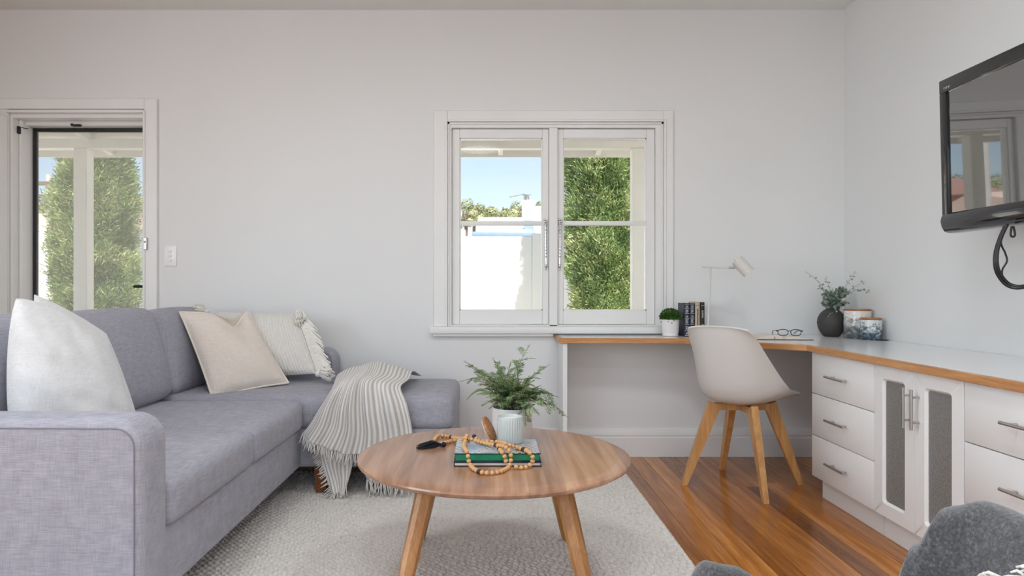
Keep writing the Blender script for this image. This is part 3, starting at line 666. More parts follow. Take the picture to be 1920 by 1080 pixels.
# cream woven cushion with tassels and fringe
BL, BR, TL, TR = P(400, 716, 3.74), P(598, 700, 3.70), P(388, 584, 3.86), P(560, 587, 3.86)
pr = thing('tasselled_cushion', BL, 'cream woven cushion with corner tassels and fringed edges', 'cushion')
m, uv, nn = pillow_mesh(BL, BR, TL, TR, .075, 26, .01, .003, 12, None, .6, .5); m.build('cushion_cover', m_cream, pr, ang=180, uv=uv)
def tassel(c, d, ln, r, nst, seed, sag=.02):
    r_ = random.Random(seed); q = MB(); d = Vector(d).normalized(); q.ball(c, r*.62, 10, 8); a = d.orthogonal().normalized(); b = d.cross(a)
    for k in range(nst):
        an = r_.uniform(0, 6.28); w = r*math.sqrt(r_.random()); e = a*math.cos(an)*w + b*math.sin(an)*w
        q.tube([c, c + d*ln*.45 + e*1.0, c + d*ln*r_.uniform(.85, 1.1) + e*1.1 + Vector((0,0,-sag))], [.0042, .0052, .0040], 5)
    return q
for c, d, k in ((TL, (-.5, -.5, .35), 1), (TR, (.35, -.6, -.25), 2), (BR, (1, -.35, .12), 3)):
    tassel(Vector(c)+Vector((0,-.015,0)), d, .078, .030, 60, k, .014).build('tassel', m_yarn, pr, ang=60)
q = MB(); r_ = random.Random(4)
for k in range(46):
    t = .04+.92*k/45; e = Vector(BR).lerp(Vector(TR), t) + Vector((-.004, -.018, 0)); ln = r_.uniform(.085, .115)
    q.tube([e, e+Vector((ln*.5, -.018, -.004)), e+Vector((ln*.95, -.012+r_.uniform(-.01,.01), -.045+r_.uniform(-.012,.01)))], [.0050, .0058, .0042], 5)
    e = Vector(BL).lerp(Vector(TL), t)
    q.tube([e, e+Vector((-.03, -.03, -.004)), e+Vector((-.05, -.035, -.035))], [.005, .0058, .0042], 5)
q.build('fringe', m_yarn, pr, ang=60)['kind'] = 'stuff'

# ---- striped throw
def sheet(rows, nu, nv, fold, seed, stripes, off=0):
    """rows: list of lists of points; bicubic through them, plus folds towards the camera"""
    res = [spline(r, nu) for r in rows]; cols = [spline([res[i][j] for i in range(len(res))], nv) for j in range(nu)]
    pts = []; uv = []
    for i in range(nv):
        row = []; v = i/(nv-1)
        for j in range(nu):
            u = j/(nu-1); p = cols[j][i].copy(); a = fold(u, v)
            a2 = .007*fbm(u*4+seed, v*3, 1.7, 3)
            p.y -= max(0, a+a2); p.z += (a+a2)*.55*max(0, 1-v*2.6); row.append(p); uv.append((u*stripes+off+.25*fbm(u*2, v*2+seed, 0, 2), v))
        pts.append(row)
    return pts, uv
throw = thing('striped_throw', P(690, 880, 3.25), 'cream and grey striped throw with frayed fringe draped over the chaise', 'throw')
Yf = 3.262
A = [[P(648, 700, 3.86), P(680, 687, 3.88), P(720, 694, 3.88), P(790, 706, 3.92)],
     [P(636, 702, 3.72), P(680, 686, 3.72), P(715, 682, 3.70), P(775, 697, 3.72)],
     [P(630, 712, 3.50), P(675, 694, 3.46), P(708, 700, 3.46), P(768, 710, 3.52)],
     [P(622, 730, 3.30), P(655, 716, 3.30), P(690, 715, 3.30), P(752, 726, 3.32)],
     [P(602, 762, Yf), P(640, 758, Yf), P(690, 758, Yf), P(763, 758, Yf)],
     [P(584, 792, Yf-.01), P(632, 802, Yf), P(695, 810, Yf), P(772, 800, Yf)],
     [P(568, 812, Yf-.01), P(614, 838, Yf-.01), P(690, 851, Yf), P(776, 848, Yf)]]
def foldA(u, v): 
    g = lambda c, w: math.exp(-((u-c)/w)**2)
    amp = .014 + .046*min(1, v*1.6)
    return amp*(.9*g(.18, .10)+.7*g(.37, .055)+1.1*g(.50, .06)+1.0*g(.68, .06)+.8*g(.84, .06)) + .012*g(.58, .03)*v + .020*(1-v)*(math.sin(u*13+2*v)*.5+.5)
pa, ua = sheet(A, 84, 60, foldA, 1, 27)
B = [[P(592, 824, Yf+.012), P(625, 836, Yf+.012), P(664, 836, Yf+.012)], [P(602, 862, Yf), P(630, 868, Yf), P(662, 866, Yf)], [P(613, 900, Yf-.01), P(634, 902, Yf-.01), P(656, 892, Yf-.01)], [P(622, 927, Yf-.02), P(638, 922, Yf-.02), P(650, 911, Yf-.02)]]
pb, ub = sheet(B, 26, 24, lambda u, v: .010*math.sin(u*7)**2, 5, 8.5, .3)
Cc = [[P(668, 822, Yf+.02), P(720, 822, Yf+.02), P(774, 822, Yf+.02)], [P(676, 862, Yf+.015), P(722, 866, Yf+.015), P(772, 862, Yf+.015)], [P(688, 898, Yf+.01), P(724, 906, Yf+.01), P(770, 902, Yf+.01)]]
pc, uc = sheet(Cc, 40, 20, lambda u, v: .014*math.sin(u*11)**2*v, 9, 14)
D = [[P(760, 697, 3.80), P(775, 700, 3.83), P(794, 706, 3.86)], [P(758, 704, 3.70), P(772, 704, 3.72), P(788, 707, 3.76)]]
m = MB(); m.grid(pa).grid(pb).grid(pc); uvs = ua+ub+uc
cl = m.build('throw_cloth', m_throw, throw, ang=180, uv=uvs)
so = cl.modifiers.new('thickness', 'SOLIDIFY'); so.thickness = .003; so.offset = 0
q = MB(); r_ = random.Random(3)
def fringe(line, dirs, ln, step):
    for k in range(len(line)-1):
        a_, b_ = Vector(line[k]), Vector(line[k+1]); d = (b_-a_).length; n_ = max(1, int(d/step))
        for i in range(n_):
            p = a_.lerp(b_, (i+r_.random()*.6)/n_); l_ = ln*r_.uniform(.75, 1.2); w = Vector(dirs)+Vector((r_.uniform(-.35,.35), r_.uniform(-.3,.1), r_.uniform(-.2,.2))); w.normalize()
            e = p + w*l_; e.z = max(e.z, SZ+.004)
            q.tube([p, p+w*l_*.5+Vector((r_.uniform(-.003,.003), -.004, 0)), e], [.0021, .0024, .0014], 4)
fringe(pa[-1], (-.12, -.15, -1), .045, .0052); fringe(pb[-1], (-.05, -.2, -1), .040, .005); fringe(pc[-1], (.0, -.2, -1), .062, .0052)
fringe([r[0] for r in pb], (-.75, -.2, -.6), .034, .006)
q.build('frayed_fringe', m_fringe, throw, ang=60)['kind'] = 'stuff'

# ================================================================ RUG (loops as relief on one surface)
RX0, RX1, RY0, RY1 = -1.16, .742, 1.30, 3.72
dx = .0034; nx = int((RX1-RX0)/dx); ny = int((RY1-RY0)/dx)
X, Y = np.meshgrid(np.linspace(RX0, RX1, nx), np.linspace(RY0, RY1, ny), indexing='xy')
an_ = math.radians(-46); ca, sa = math.cos(an_), math.sin(an_)
A_ = X*ca + Y*sa + .003*np.sin(Y*41+X*13); B_ = -X*sa + Y*ca + .0035*np.sin(X*19+Y*7) + .0016*np.sin(X*67)
pb_, pa_ = .0195, .0300                                  # yarn pitch across and along the slanted rows
row = np.floor(B_/pb_); fy = B_/pb_ - row; r0_ = int(row.min())
rng = np.random.RandomState(5); off = rng.rand(int(row.max())-r0_+2)
fx = A_/pa_ + off[(row-r0_).astype(int)]; cell = np.floor(fx); fx = fx - cell
amp = .70 + .5*np.mod(np.sin(cell*12.9898+row*78.233)*43758.5453, 1)
H = (np.clip(1-np.abs(2*fy-1)**2.4, 0, 1)**.6) * (np.clip(1-np.abs(2*fx-1)**3, 0, 1)**.6*.8+.2)
Z = .0015 + .0118*H*np.clip(amp, 0, 1.1)
edge = np.minimum(np.minimum(X-RX0, RX1-X), np.minimum(Y-RY0, RY1-Y)); Z *= np.clip(edge/.008, .12, 1)
m = MB(); me = bpy.data.meshes.new('area_rug')
V = np.stack([X-.0, Y, Z], -1).reshape(-1, 3) - np.array([-.4, 2.4, 0])
ii = np.arange(nx*ny).reshape(ny, nx); Q = np.stack([ii[:-1,:-1], ii[:-1,1:], ii[1:,1:], ii[1:,:-1]], -1).reshape(-1, 4)
me.vertices.add(len(V)); me.vertices.foreach_set('co', V.ravel().astype(np.float32)); me.loops.add(Q.size); me.loops.foreach_set('vertex_index', Q.ravel().astype(np.int32))
me.polygons.add(len(Q)); me.polygons.foreach_set('loop_start', np.arange(0, Q.size, 4, dtype=np.int32)); me.update(calc_edges=True)
me.polygons.foreach_set('use_smooth', [True]*len(Q)); me.materials.append(m_rug)
rug = bpy.data.objects.new('area_rug', me); COL.objects.link(rug); rug.location = (-.4, 2.4, .0005)
tag(rug, 'pale beige chunky loop woven rug under sofa and coffee table', 'rug')

# ================================================================ COFFEE TABLE
TX, TY, TZ, TR_ = .015, 2.316, .45, .457
tab = thing('coffee_table', (TX, TY, SZ), 'round timber coffee table with sloping rim and splayed legs', 'table')
prof = [(0, TZ-.036), (.385, TZ-.036), (.415, TZ-.034), (.440, TZ-.028), (.453, TZ-.020), (TR_, TZ-.013), (.455, TZ-.008), (.447, TZ-.004), (.425, TZ-.0008), (.415, TZ), (0, TZ)]
MB().lathe(prof, (TX, TY, 0), 96).build('tabletop', m_table, tab, origin=(TX, TY, TZ))
for ax, ay in ((-1, -1), (1, -1), (-1, 1), (1, 1)):
    p0 = Vector((TX+ax*.205, TY+ay*.24, TZ-.034)); p1 = Vector((TX+ax*.290, TY+ay*.385, SZ)); d = (p1-p0).normalized()
    a_ = Vector((d.x, d.y, 0)).normalized(); e1 = (a_ - d*a_.dot(d)).normalized(); e2 = d.cross(e1); m = MB(); vs = []
    for p, w in ((p0, .029), (p0.lerp(p1, .5), .026), (p1, .019)):
        h_ = .30
        for s1, s2 in ((-1,-h_),(-h_,-1),(h_,-1),(1,-h_),(1,h_),(h_,1),(-h_,1),(-1,h_)):
            k_ = p + (e1*s1 + e2*s2)*w
            if p is p1: k_.z = SZ
            if p is p0: k_.z = TZ-.034
            vs.append(k_)
    fs = [(i*8+k, i*8+(k+1) % 8, (i+1)*8+(k+1) % 8, (i+1)*8+k) for i in range(2) for k in range(8)] + [tuple(range(7, -1, -1)), tuple(range(16, 24))]
    m.add(vs, fs).build('leg', m_tleg, tab, ang=25)
MB().lathe([(0, TZ-.062), (.15, TZ-.062), (.16, TZ-.036), (0, TZ-.036)], (TX, TY, 0), 40).build('under_frame', m_tleg, tab)

# ---- two coffee-table books
a = N('book_cover_print'); v = a.coords((1,1,1)); xyz = a.n('ShaderNodeSeparateXYZ', {0: v}).outputs
lw = a.n('ShaderNodeTexWave', {'Vector': a.coords((1,1,1), rot=(0,0,math.radians(38))), 'Scale': 26.0, 'Distortion': .6}, wave_type='BANDS', bands_direction='Y').outputs['Fac']
msk = a.ramp(a.noise(v, 14, 2), [(.44, (0,0,0)), (.52, (1,1,1))])
col = a.mix(msk, a.ramp(a.noise(v, 9, 3), [(.35, srgb(120, 146, 166)), (.65, srgb(196, 210, 220))]), a.ramp(lw, [(.35, srgb(52, 42, 40)), (.6, srgb(226, 222, 216))]))
a.set(Base_Color=col, Roughness=.22); m_bcov = a.m
m_green = plain('emerald_page_edge', srgb(0, 128, 88), .35, var=.25, vs=30)
m_navy = plain('navy_cloth', srgb(30, 36, 52), .5); m_page = plain('paper_edge', srgb(222, 212, 198), .8, var=.05, vs=200)
fl_, frt = PZ(851, 875, TZ), PZ(1017, 873, TZ)
def cbook(name, z0, z1, x0, x1, y0, y1, cover, page, rot, label):
    c = Vector(((x0+x1)/2, (y0+y1)/2, z0)); Mr = Matrix.Translation(c) @ Matrix.Rotation(rot, 4, 'Z') @ Matrix.Translation(-c)
    b = thing(name, c, label, 'book', 'coffee table books'); t = .0028
    m = MB(); m.rbox(x0, x1, y0, y1, z0, z0+t, .001, 1); m.rbox(x0, x1, y0, y1, z1-t, z1, .001, 1); m.rbox(x0, x1, y1-t, y1, z0, z1, .001, 1)
    m.xf(Mr).build('cover', cover, b)
    MB().rbox(x0+.004, x1-.004, y0+.004, y1-t, z0+t, z1-t, .001, 1).xf(Mr).build('page_block', page, b)
    return b
BZ1, BZ2 = TZ+.0145, TZ+.041
cbook('coffee_table_book', TZ+.0004, BZ1, -.112, .162, 2.118, 2.325, m_navy, m_page, 0, 'lower coffee table book with dark cover and cream page edges')
bk = cbook('coffee_table_book', BZ1+.0004, BZ2, -.111, .158, 2.120, 2.325, m_navy, m_green, math.radians(.6), 'upper coffee table book with emerald green page edges')
MB().rbox(-.110, .157, 2.121, 2.324, BZ2, BZ2+.0006, .0002, 1).build('printed_cover', m_bcov, bk)
# ribbed cup and its leaning timber lid
cx, cy, cz = .068, 2.275, BZ2+.0012
cup = thing('ribbed_candle_cup', (cx, cy, cz), 'pale sage ribbed candle cup standing on the coffee table books', 'cup')
m = MB(); n = 120; rings = []
for r0, z, rib in ((.030, 0, 0), (.0405, .0005, 0), (.0425, .004, 1), (.0425, .074, 1), (.0420, .0775, 0), (.0420, .085, 0), (.0412, .0865, 0), (.0385, .0865, 0), (.0375, .084, 0), (.0375, .076, 0)):
    rings.append([(cx+(r0+rib*.0011*math.cos(a_*30))*math.cos(a_), cy+(r0+rib*.0011*math.cos(a_*30))*math.sin(a_), cz+z) for a_ in np.linspace(0, 2*math.pi, 241)])
m.grid(rings); m.add([(cx, cy, cz)]+rings[0], [(0, i+2, i+1) for i in range(240)]); m.build('cup_body', m_cup, cup, ang=50)
MB().lathe([(0, .076), (.0376, .076), (.0376, .0765), (0, .0768)], (cx, cy, cz), 40).build('candle_wax', m_wax, cup)
lid = thing('candle_lid', P(910, 832, 2.30), 'round timber lid leaning against the ribbed cup', 'lid')
c = Vector((cx-.071, cy+.015, BZ2+.0415)); Ml = Matrix.Rotation(math.radians(-10), 4, 'Z') @ Matrix.Rotation(math.radians(62), 4, 'Y')
MB().lathe([(0, -.004), (.036, -.004), (.0375, -.001), (.043, -.001), (.0435, .001), (.0435, .006), (.042, .0075), (0, .0075)], c, 48, Ml).build('lid_disc', m_lid, lid)
MB().lathe([(.036, -.006), (.0378, -.006), (.0378, -.0035), (.036, -.0035)], c, 40, Ml).build('seal_ring', plain('silicone_seal', srgb(210, 205, 195), .5), lid)

# ---- potted fern
px_, py_ = .083, 2.500
fern = thing('potted_fern', (px_, py_, TZ), 'feathery green fern in a white cylinder pot on the coffee table', 'potted plant')
MB().lathe([(.060, .0005), (.070, .0015), (.0735, .006), (.0735, .119), (.0725, .121), (.0700, .121), (.0690, .119), (.0690, .095)], (px_, py_, TZ), 56).build('pot', m_ceram, fern)
MB().lathe([(0, .100), (.069, .099), (.069, .096), (0, .096)], (px_, py_, TZ), 30).build('soil', m_soil, fern)
r_ = random.Random(21)
def leaflets(m, pts, L0, step, r_, wid=.0025):
    """thin leaflets in two ranks along a curve"""
    n_ = len(pts)
    for i in range(1, n_):
        t = (pts[i]-pts[i-1]).normalized(); up = Vector((0,0,1)) + Vector((r_.uniform(-.4,.4), r_.uniform(-.4,.4), 0)); sd = t.cross(up)
        if sd.length < .05: sd = t.orthogonal()
        sd.normalize(); f_ = i/(n_-1); ln = L0*(math.sin(math.pi*min(1, .18+f_*.86))**.7+.08)
        for s_ in (-1, 1):
            d = (sd*s_*1.0 + t*.75 + Vector((0,0,r_.uniform(-.2,.12)))).normalized(); w = t*wid
            b = pts[i]; m.add([b-w*.5, b+d*ln*.5-w, b+d*ln, b+d*ln*.5+w], [(0,1,2,3)])
def frond(tip, mid, seed, side=6, big=1.0, parent=fern):
    side += 3
    r_ = random.Random(seed); b = Vector((px_+r_.uniform(-.03,.03), py_+r_.uniform(-.03,.03), TZ+.098))
    st = spline([b, b.lerp(Vector(mid), .5)+Vector((0,0,.02)), mid, tip], 34); m = MB()
    m2 = MB(); m2.tube(st, [.0016*(1-.6*i/33) for i in range(34)], 5)
    leaflets(m, st[16:], .019*big, 1, r_)
    for k in range(side):
        i = int(8+k*(22/side)); t = (st[i+1]-st[i]).normalized(); sd = t.cross(Vector((r_.uniform(-.5,.5), r_.uniform(-.5,.5), 1))).normalized()*(1 if k % 2 else -1)
        ln = r_.uniform(.048, .078)*big*(1.15-.45*k/side); e = st[i] + (t*.72+sd*.75).normalized()*ln + Vector((0,0,-.010))
        sub = spline([st[i], st[i].lerp(e, .5)+Vector((0,0,.005)), e], 15); m2.tube(sub, .0009, 4); leaflets(m, sub[2:], .0165*big, 1, r_)
    s_ = m2.build('frond', m_stem, parent, ang=180); m.build('leaflets', m_fern, s_, ang=180)['kind'] = 'stuff'
T_ = lambda px, py, Y: P(px, py, Y)
spec = [((861, 716, 2.44), (915, 705, 2.46), 7), ((869, 676, 2.52), (905, 700, 2.5), 7), ((924, 671, 2.50), (940, 705, 2.5), 6), ((994, 644, 2.55), (971, 690, 2.52), 6), ((1030, 684, 2.48), (990, 712, 2.48), 6),
        ((1066, 784, 2.36), (1010, 738, 2.42), 8), ((958, 678, 2.44), (950, 715, 2.46), 6), ((1000, 705, 2.58), (975, 730, 2.54), 6), ((890, 700, 2.40), (925, 722, 2.44), 6), ((1015, 722, 2.40), (985, 735, 2.45), 6),
        ((985, 800, 2.39), (985, 758, 2.40), 4), ((905, 738, 2.36), (930, 740, 2.42), 6), ((1048, 745, 2.44), (1005, 732, 2.45), 7), ((900, 718, 2.62), (930, 725, 2.56), 6), ((968, 735, 2.34), (965, 745, 2.40), 5), ((1025, 760, 2.50), (995, 745, 2.48), 6),
        ((940, 692, 2.60), (945, 720, 2.55), 6), ((1005, 770, 2.36), (985, 750, 2.40), 5), ((925, 752, 2.38), (938, 752, 2.42), 5), ((885, 690, 2.55), (920, 712, 2.52), 7), ((965, 700, 2.40), (960, 725, 2.44), 6), ((1040, 770, 2.40), (1002, 742, 2.43), 7)]
for i, (t, md, sd_) in enumerate(spec): frond(T_(*t), T_(*md), 100+i, sd_, 1.0)
for i in range(18):
    an = i*2.4; rr = r_.uniform(.03, .085); e = Vector((px_+rr*math.cos(an), py_+rr*math.sin(an), TZ+.13+r_.uniform(0, .09))); frond(e, e.lerp(Vector((px_, py_, TZ+.12)), .4)+Vector((0,0,.015)), 300+i, 5, .95)
m = MB(); st = spline([T_(935, 745, 2.44), T_(905, 731, 2.42), T_(888, 736, 2.40), T_(874, 751, 2.38)], 14); vs = []
for i, p in enumerate(st): w = .0045*math.sin(math.pi*(.12+.88*i/13))**.8+.0004; vs += [p+Vector((0, 0, w)), p+Vector((0, -.003, 0)), p-Vector((0, 0, w))]
m.add(vs, [(i*3+k, i*3+k+1, i*3+k+4, i*3+k+3) for i in range(13) for k in range(2)]); m.build('strap_leaf', m_fern, fern, ang=180)

# ---- bead garland
gar = thing('bead_garland', P(930, 885, 2.08), 'wooden bead garland with black tassel looped over the books', 'bead garland')
br_ = .0074; zt_, zk = TZ+br_, BZ2+br_+.0006
def Q_(px, py, z): return PZ(px, py, z)
path1 = [Q_(815, 824, zt_), Q_(822, 817, zt_), Q_(840, 818, zt_), Q_(858, 822, zt_+.012), P(872, 822, 2.275), P(875, 817, 2.285), Q_(872, 828, zk), Q_(870, 838, zk), Q_(876, 848, zk), P(878, 858, 2.106), P(881, 870, 2.10), Q_(890, 880, zt_), Q_(905, 886, zt_), Q_(922, 886.5, zt_), Q_(938, 884, zt_), Q_(952, 877, zt_), P(957, 868, 2.10), P(958, 856, 2.106), Q_(955, 845, zk+.004), Q_(944, 837, zk+.012), Q_(925, 834, zk+.004), Q_(905, 830, zk), Q_(888, 825, zk), P(880, 823, 2.28), Q_(860, 824, zt_+.016)]
path2 = [P(889, 818, 2.29), Q_(898, 826, zk), Q_(915, 828, zk), Q_(935, 829, zk), Q_(950, 833, zk+.013), Q_(968, 839, zk), Q_(985, 844, zk), Q_(996, 851, zk-.002), P(999, 860, 2.106), P(997, 868, 2.10), Q_(988, 875, zt_), Q_(975, 876.5, zt_), Q_(962, 873.5, zt_+.004)]
path3 = [Q_(828, 831, zt_), Q_(838, 829, zt_), Q_(850, 826, zt_), Q_(862, 825, zt_+.008)]
path4 = [Q_(936, 842, zk), Q_(943, 850, zk), P(947, 858, 2.106), P(949, 866, 2.10)]
proto = None; nb_ = 0
for path in (path1, path2, path3, path4):
    pts = spline(path, 900); last = None; k = 0
    for p in pts:
        if last is None or (p-last).length >= br_*2.06:
            last = p; k += 1; nb_ += 1; dark = nb_ % 17 == 9
            if proto is None: 
                proto = MB().ball(p, br_, 12, 8, (1, 1, .94)).build('bead', m_bead, gar, origin=p); pd = MB().ball((0,0,0), br_*1.02, 12, 8, (1,1,.9)); 
                me_d = bpy.data.meshes.new('dark_bead'); me_d.from_pydata([tuple(q) for q in pd.v], [], pd.f); me_d.materials.append(m_beadd); me_d.polygons.foreach_set('use_smooth', [True]*len(me_d.polygons))
            else:
                o = share(proto, 'bead', p, gar)
                if dark: o.data = me_d
q = MB(); r_ = random.Random(6); c0 = Q_(831, 835, TZ+.006)
q.ball(c0+Vector((.002,0,.003)), .009, 10, 8)
for k in range(150):
    an = r_.uniform(-.32, .32); l_ = r_.uniform(.062, .092); y_ = r_.gauss(0, .006); z_ = TZ+.003+r_.random()*.020
    q.tube([c0+Vector((0, y_*.4, .002)), Vector((c0.x-l_*.5, c0.y+y_-l_*.5*math.sin(an)*.5-.008, z_)), Vector((c0.x-l_, c0.y+y_*1.3-l_*math.sin(an)*.55-.020, max(TZ+.002, z_-.012)))], [.0014, .0014, .0009], 4)
q.build('tassel', plain('black_cotton_tassel', (.010, .011, .016), .9), gar, ang=180)

# ================================================================ DESK AND CABINETS
DT = .730; DXL = .387; DXF = 1.543
YE = 1.60                                              # near end of the right run
outer = [(DXL, 4.096), (DXL, 3.800), (1.085, 3.768), (DXF, 3.322), (DXF, YE), (XR-.003, YE), (XR-.003, 4.096)]
desk = thing('corner_desk', (1.5, 3.8, .70), 'white corner worktop with timber edge running under window and television', 'desk')
ins = .018
inner_ = [(DXL+ins, 4.096), (DXL+ins, 3.800+ins), (1.085+ins*.45, 3.768+ins), (DXF+ins, 3.322+ins*.45), (DXF+ins, YE), (XR-.003, YE), (XR-.003, 4.096)]
MB().prism(inner_, 'Z', .7005, DT).build('worktop', m_lam, desk)
for i in range(4):
    a0, a1, b1, b0 = outer[i], outer[i+1], inner_[i+1], inner_[i]
    MB().prism([a0, a1, b1, b0], 'Z', .700, DT+.0004, .002, 1).build('timber_edging', m_edge, desk)
MB().rbox(DXL+.022, DXL+.048, 3.815, 4.078, .0, .700, .002, 1).build('support_panel', m_cab, desk)
# cable grommet
g = Vector((2.085, 3.640, DT+.0008)); gm = thing('cable_grommet', g, 'flat black cable grommet let into the worktop by the canisters', 'grommet')
MB().lathe([(0, 0), (.037, 0), (.038, .001), (.037, .003), (.030, .0035), (0, .0032)], g, 32).build('grommet_cap', m_black, gm)
MB().rbox(g.x-.012, g.x+.012, g.y-.034, g.y-.018, g.z+.003, g.z+.0042, .0005, 1).build('cable_slot', m_blackg, gm)

FX = 1.563                                             # front plane of the cabinet fronts
def carcass(y0, y1, label, hollow=False):
    c = thing('drawer_cabinet' if not hollow else 'glazed_cabinet', ((FX+XR)/2, (y0+y1)/2, 0), label, 'cabinet')
    m = MB(); x0 = FX+.0195
    if not hollow: m.box(x0, XR-.006, y0+.001, y1-.001, .1, .6995)
    else:
        m.box(x0, XR-.006, y0+.001, y0+.017, .1, .6995); m.box(x0, XR-.006, y1-.017, y1-.001, .1, .6995); m.box(XR-.022, XR-.006, y0+.017, y1-.017, .1, .6995)
        m.box(x0, XR-.022, y0+.017, y1-.017, .1, .116); m.box(x0, XR-.022, y0+.017, y1-.017, .684, .6995)
    m.build('carcass', m_cab, c)
    MB().box(1.605, 1.621, y0+(.001), y1-(.022 if y1 > 3.2 else .001), 0, .1).build('toe_kick', m_cab, c)
    return c
def bar_handle(p, q, parent, post=.028):
    p, q = Vector(p), Vector(q); m = MB(); m.cyl(p, q, .0055, n=12)
    for t in (.19, .81):
        e = p.lerp(q, t); m.cyl(e, e+Vector((post, 0, 0)), .0042, n=10)
    return m.build('handle', m_steel, parent)
def drawers(y0, y1, label):
    c = carcass(y0, y1, label); ym = (y0+y1)/2
    for z0, z1 in ((.5022, .6985), (.3022, .4988), (.1012, .2988)):
        d = MB().rbox(FX, FX+.019, y0+.0016, y1-.0016, z0, z1, .0022, 2).build('drawer', m_cab, c); zm = (z0+z1)/2
        bar_handle((FX-.030, ym-.084, zm), (FX-.030, ym+.084, zm), d)
    return c
drawers(2.777, 3.312, 'white three-drawer cabinet at the desk corner beside the chair')
drawers(1.690, 2.249, 'white three-drawer cabinet below the television at the right edge')
gc = carcass(2.251, 2.775, 'white cabinet with two mesh-panelled doors between the drawer units', True)
MB().box(FX+.06, XR-.022, 2.268, 2.758, .275, .291).build('shelf', m_cab, gc); MB().box(FX+.06, XR-.022, 2.268, 2.758, .485, .501).build('shelf', m_cab, gc)
for y0, y1, hy in ((2.5135, 2.7735, 2.531), (2.2525, 2.5105, 2.482)):
    ga, gb, gz0, gz1 = y0+.056, y1-.056, .153, .648; m = MB()
    pts = [(y0, .1012), (y1, .1012), (y1, .6985), (y0, .6985)]; cr_ = .014
    def rr(a, b, z0, z1, r):
        o = []
        for cy_, cz_, t0 in ((b-r, z1-r, 0), (a+r, z1-r, 90), (a+r, z0+r, 180), (b-r, z0+r, 270)):
            o += [(cy_+r*math.cos(math.radians(t0+k*15)), cz_+r*math.sin(math.radians(t0+k*15))) for k in range(7)]
        return o
    bmx = bmesh.new(); out_ = rr(y0, y1, .1012, .6985, .003); inn = rr(ga, gb, gz0, gz1, .016); inn2 = rr(ga+.008, gb-.008, gz0+.008, gz1-.008, .012)
    L_ = [[bmx.verts.new((x, p[0], p[1])) for p in q] for x, q in ((FX+.019, out_), (FX+.001, out_), (FX, rr(y0+.001, y1-.001, .1022, .6975, .003)), (FX, inn), (FX+.009, inn2), (FX+.019, inn2))]
    n_ = len(out_)
    for A_, B_ in zip(L_, L_[1:]+[L_[0]]):
        for i in range(n_): bmx.faces.new((A_[i], A_[(i+1) % n_], B_[(i+1) % n_], B_[i]))
    bmesh.ops.recalc_face_normals(bmx, faces=list(bmx.faces)); m.bm(bmx); bmx.free()
    d = m.build('door', m_cab, gc)
    MB().box(FX+.011, FX+.0135, ga+.004, gb-.004, gz0+.004, gz1-.004).build('mesh_panel', m_perf, d)
    bar_handle((FX-.030, hy, .488), (FX-.030, hy, .636), d)

# ================================================================ DESK CHAIR
CC = Vector((1.292, 3.495, 0)); faz = Vector((math.sin(math.radians(45)), math.cos(math.radians(45)), 0)); lat = Vector((faz.y, -faz.x, 0))
ch = thing('desk_chair', CC, 'pale grey moulded shell chair with splayed beech legs at the desk', 'chair')
prf = [(.245, .452, .195), (.215, .463, .215), (.13, .452, .235), (.02, .436, .240), (-.09, .430, .240), (-.165, .448, .240), (-.205, .500, .228), (-.228, .580, .212), (-.250, .680, .196), (-.268, .770, .184), (-.275, .808, .174), (-.282, .824, .160)]
edg = [(.245, .452), (.228, .467), (.185, .480), (.135, .498), (.090, .522), (.045, .552), (-.005, .592), (-.065, .645), (-.130, .700), (-.200, .758), (-.245, .790), (-.268, .806)]
fwd = [(e[0]-c[0])*.78 for e, c in zip(edg, prf)]; up = [(e[1]-c[1])*.78 for e, c in zip(edg, prf)]
sp = spline([Vector(p) for p in prf], 60); sf = spline([Vector((a, b, 0)) for a, b in zip(fwd, up)], 60); rows = []
for i in range(60):
    s_, z_, w_ = sp[i]; row = []
    for j in range(33):
        u_ = -1+2*j/32; k_ = abs(u_)**2.6
        row.append(CC + faz*(s_ + sf[i].x*k_) + lat*(w_*u_*(1-.05*k_)) + Vector((0, 0, z_ + sf[i].y*k_)))
    rows.append(row)
sh_ = MB().grid(rows).build('seat_shell', m_shell, ch, ang=180)
so = sh_.modifiers.new('thickness', 'SOLIDIFY'); so.thickness = .011; so.offset = 0; bv = sh_.modifiers.new('rim', 'BEVEL'); bv.width = .003; bv.segments = 2; bv.limit_method = 'ANGLE'
pr2 = []
for i in range(3, 29):
    s_, z_, w_ = sp[i]; t = (i-3)/25
    pr2.append([CC + faz*(s_ + sf[i].x*abs(u_*.93)**2.6) + lat*(w_*.93*u_) + Vector((0,0, z_ + sf[i].y*abs(u_*.93)**2.6 + .008 + .022*(max(0, math.sin(math.pi*t))**.5)*max(0, 1-u_**4)**.5)) for u_ in np.linspace(-1, 1, 25)])
MB().grid(pr2).build('seat_pad', plain('pale_grey_leatherette', srgb(206, 204, 200), .5, var=.02), ch, ang=180)
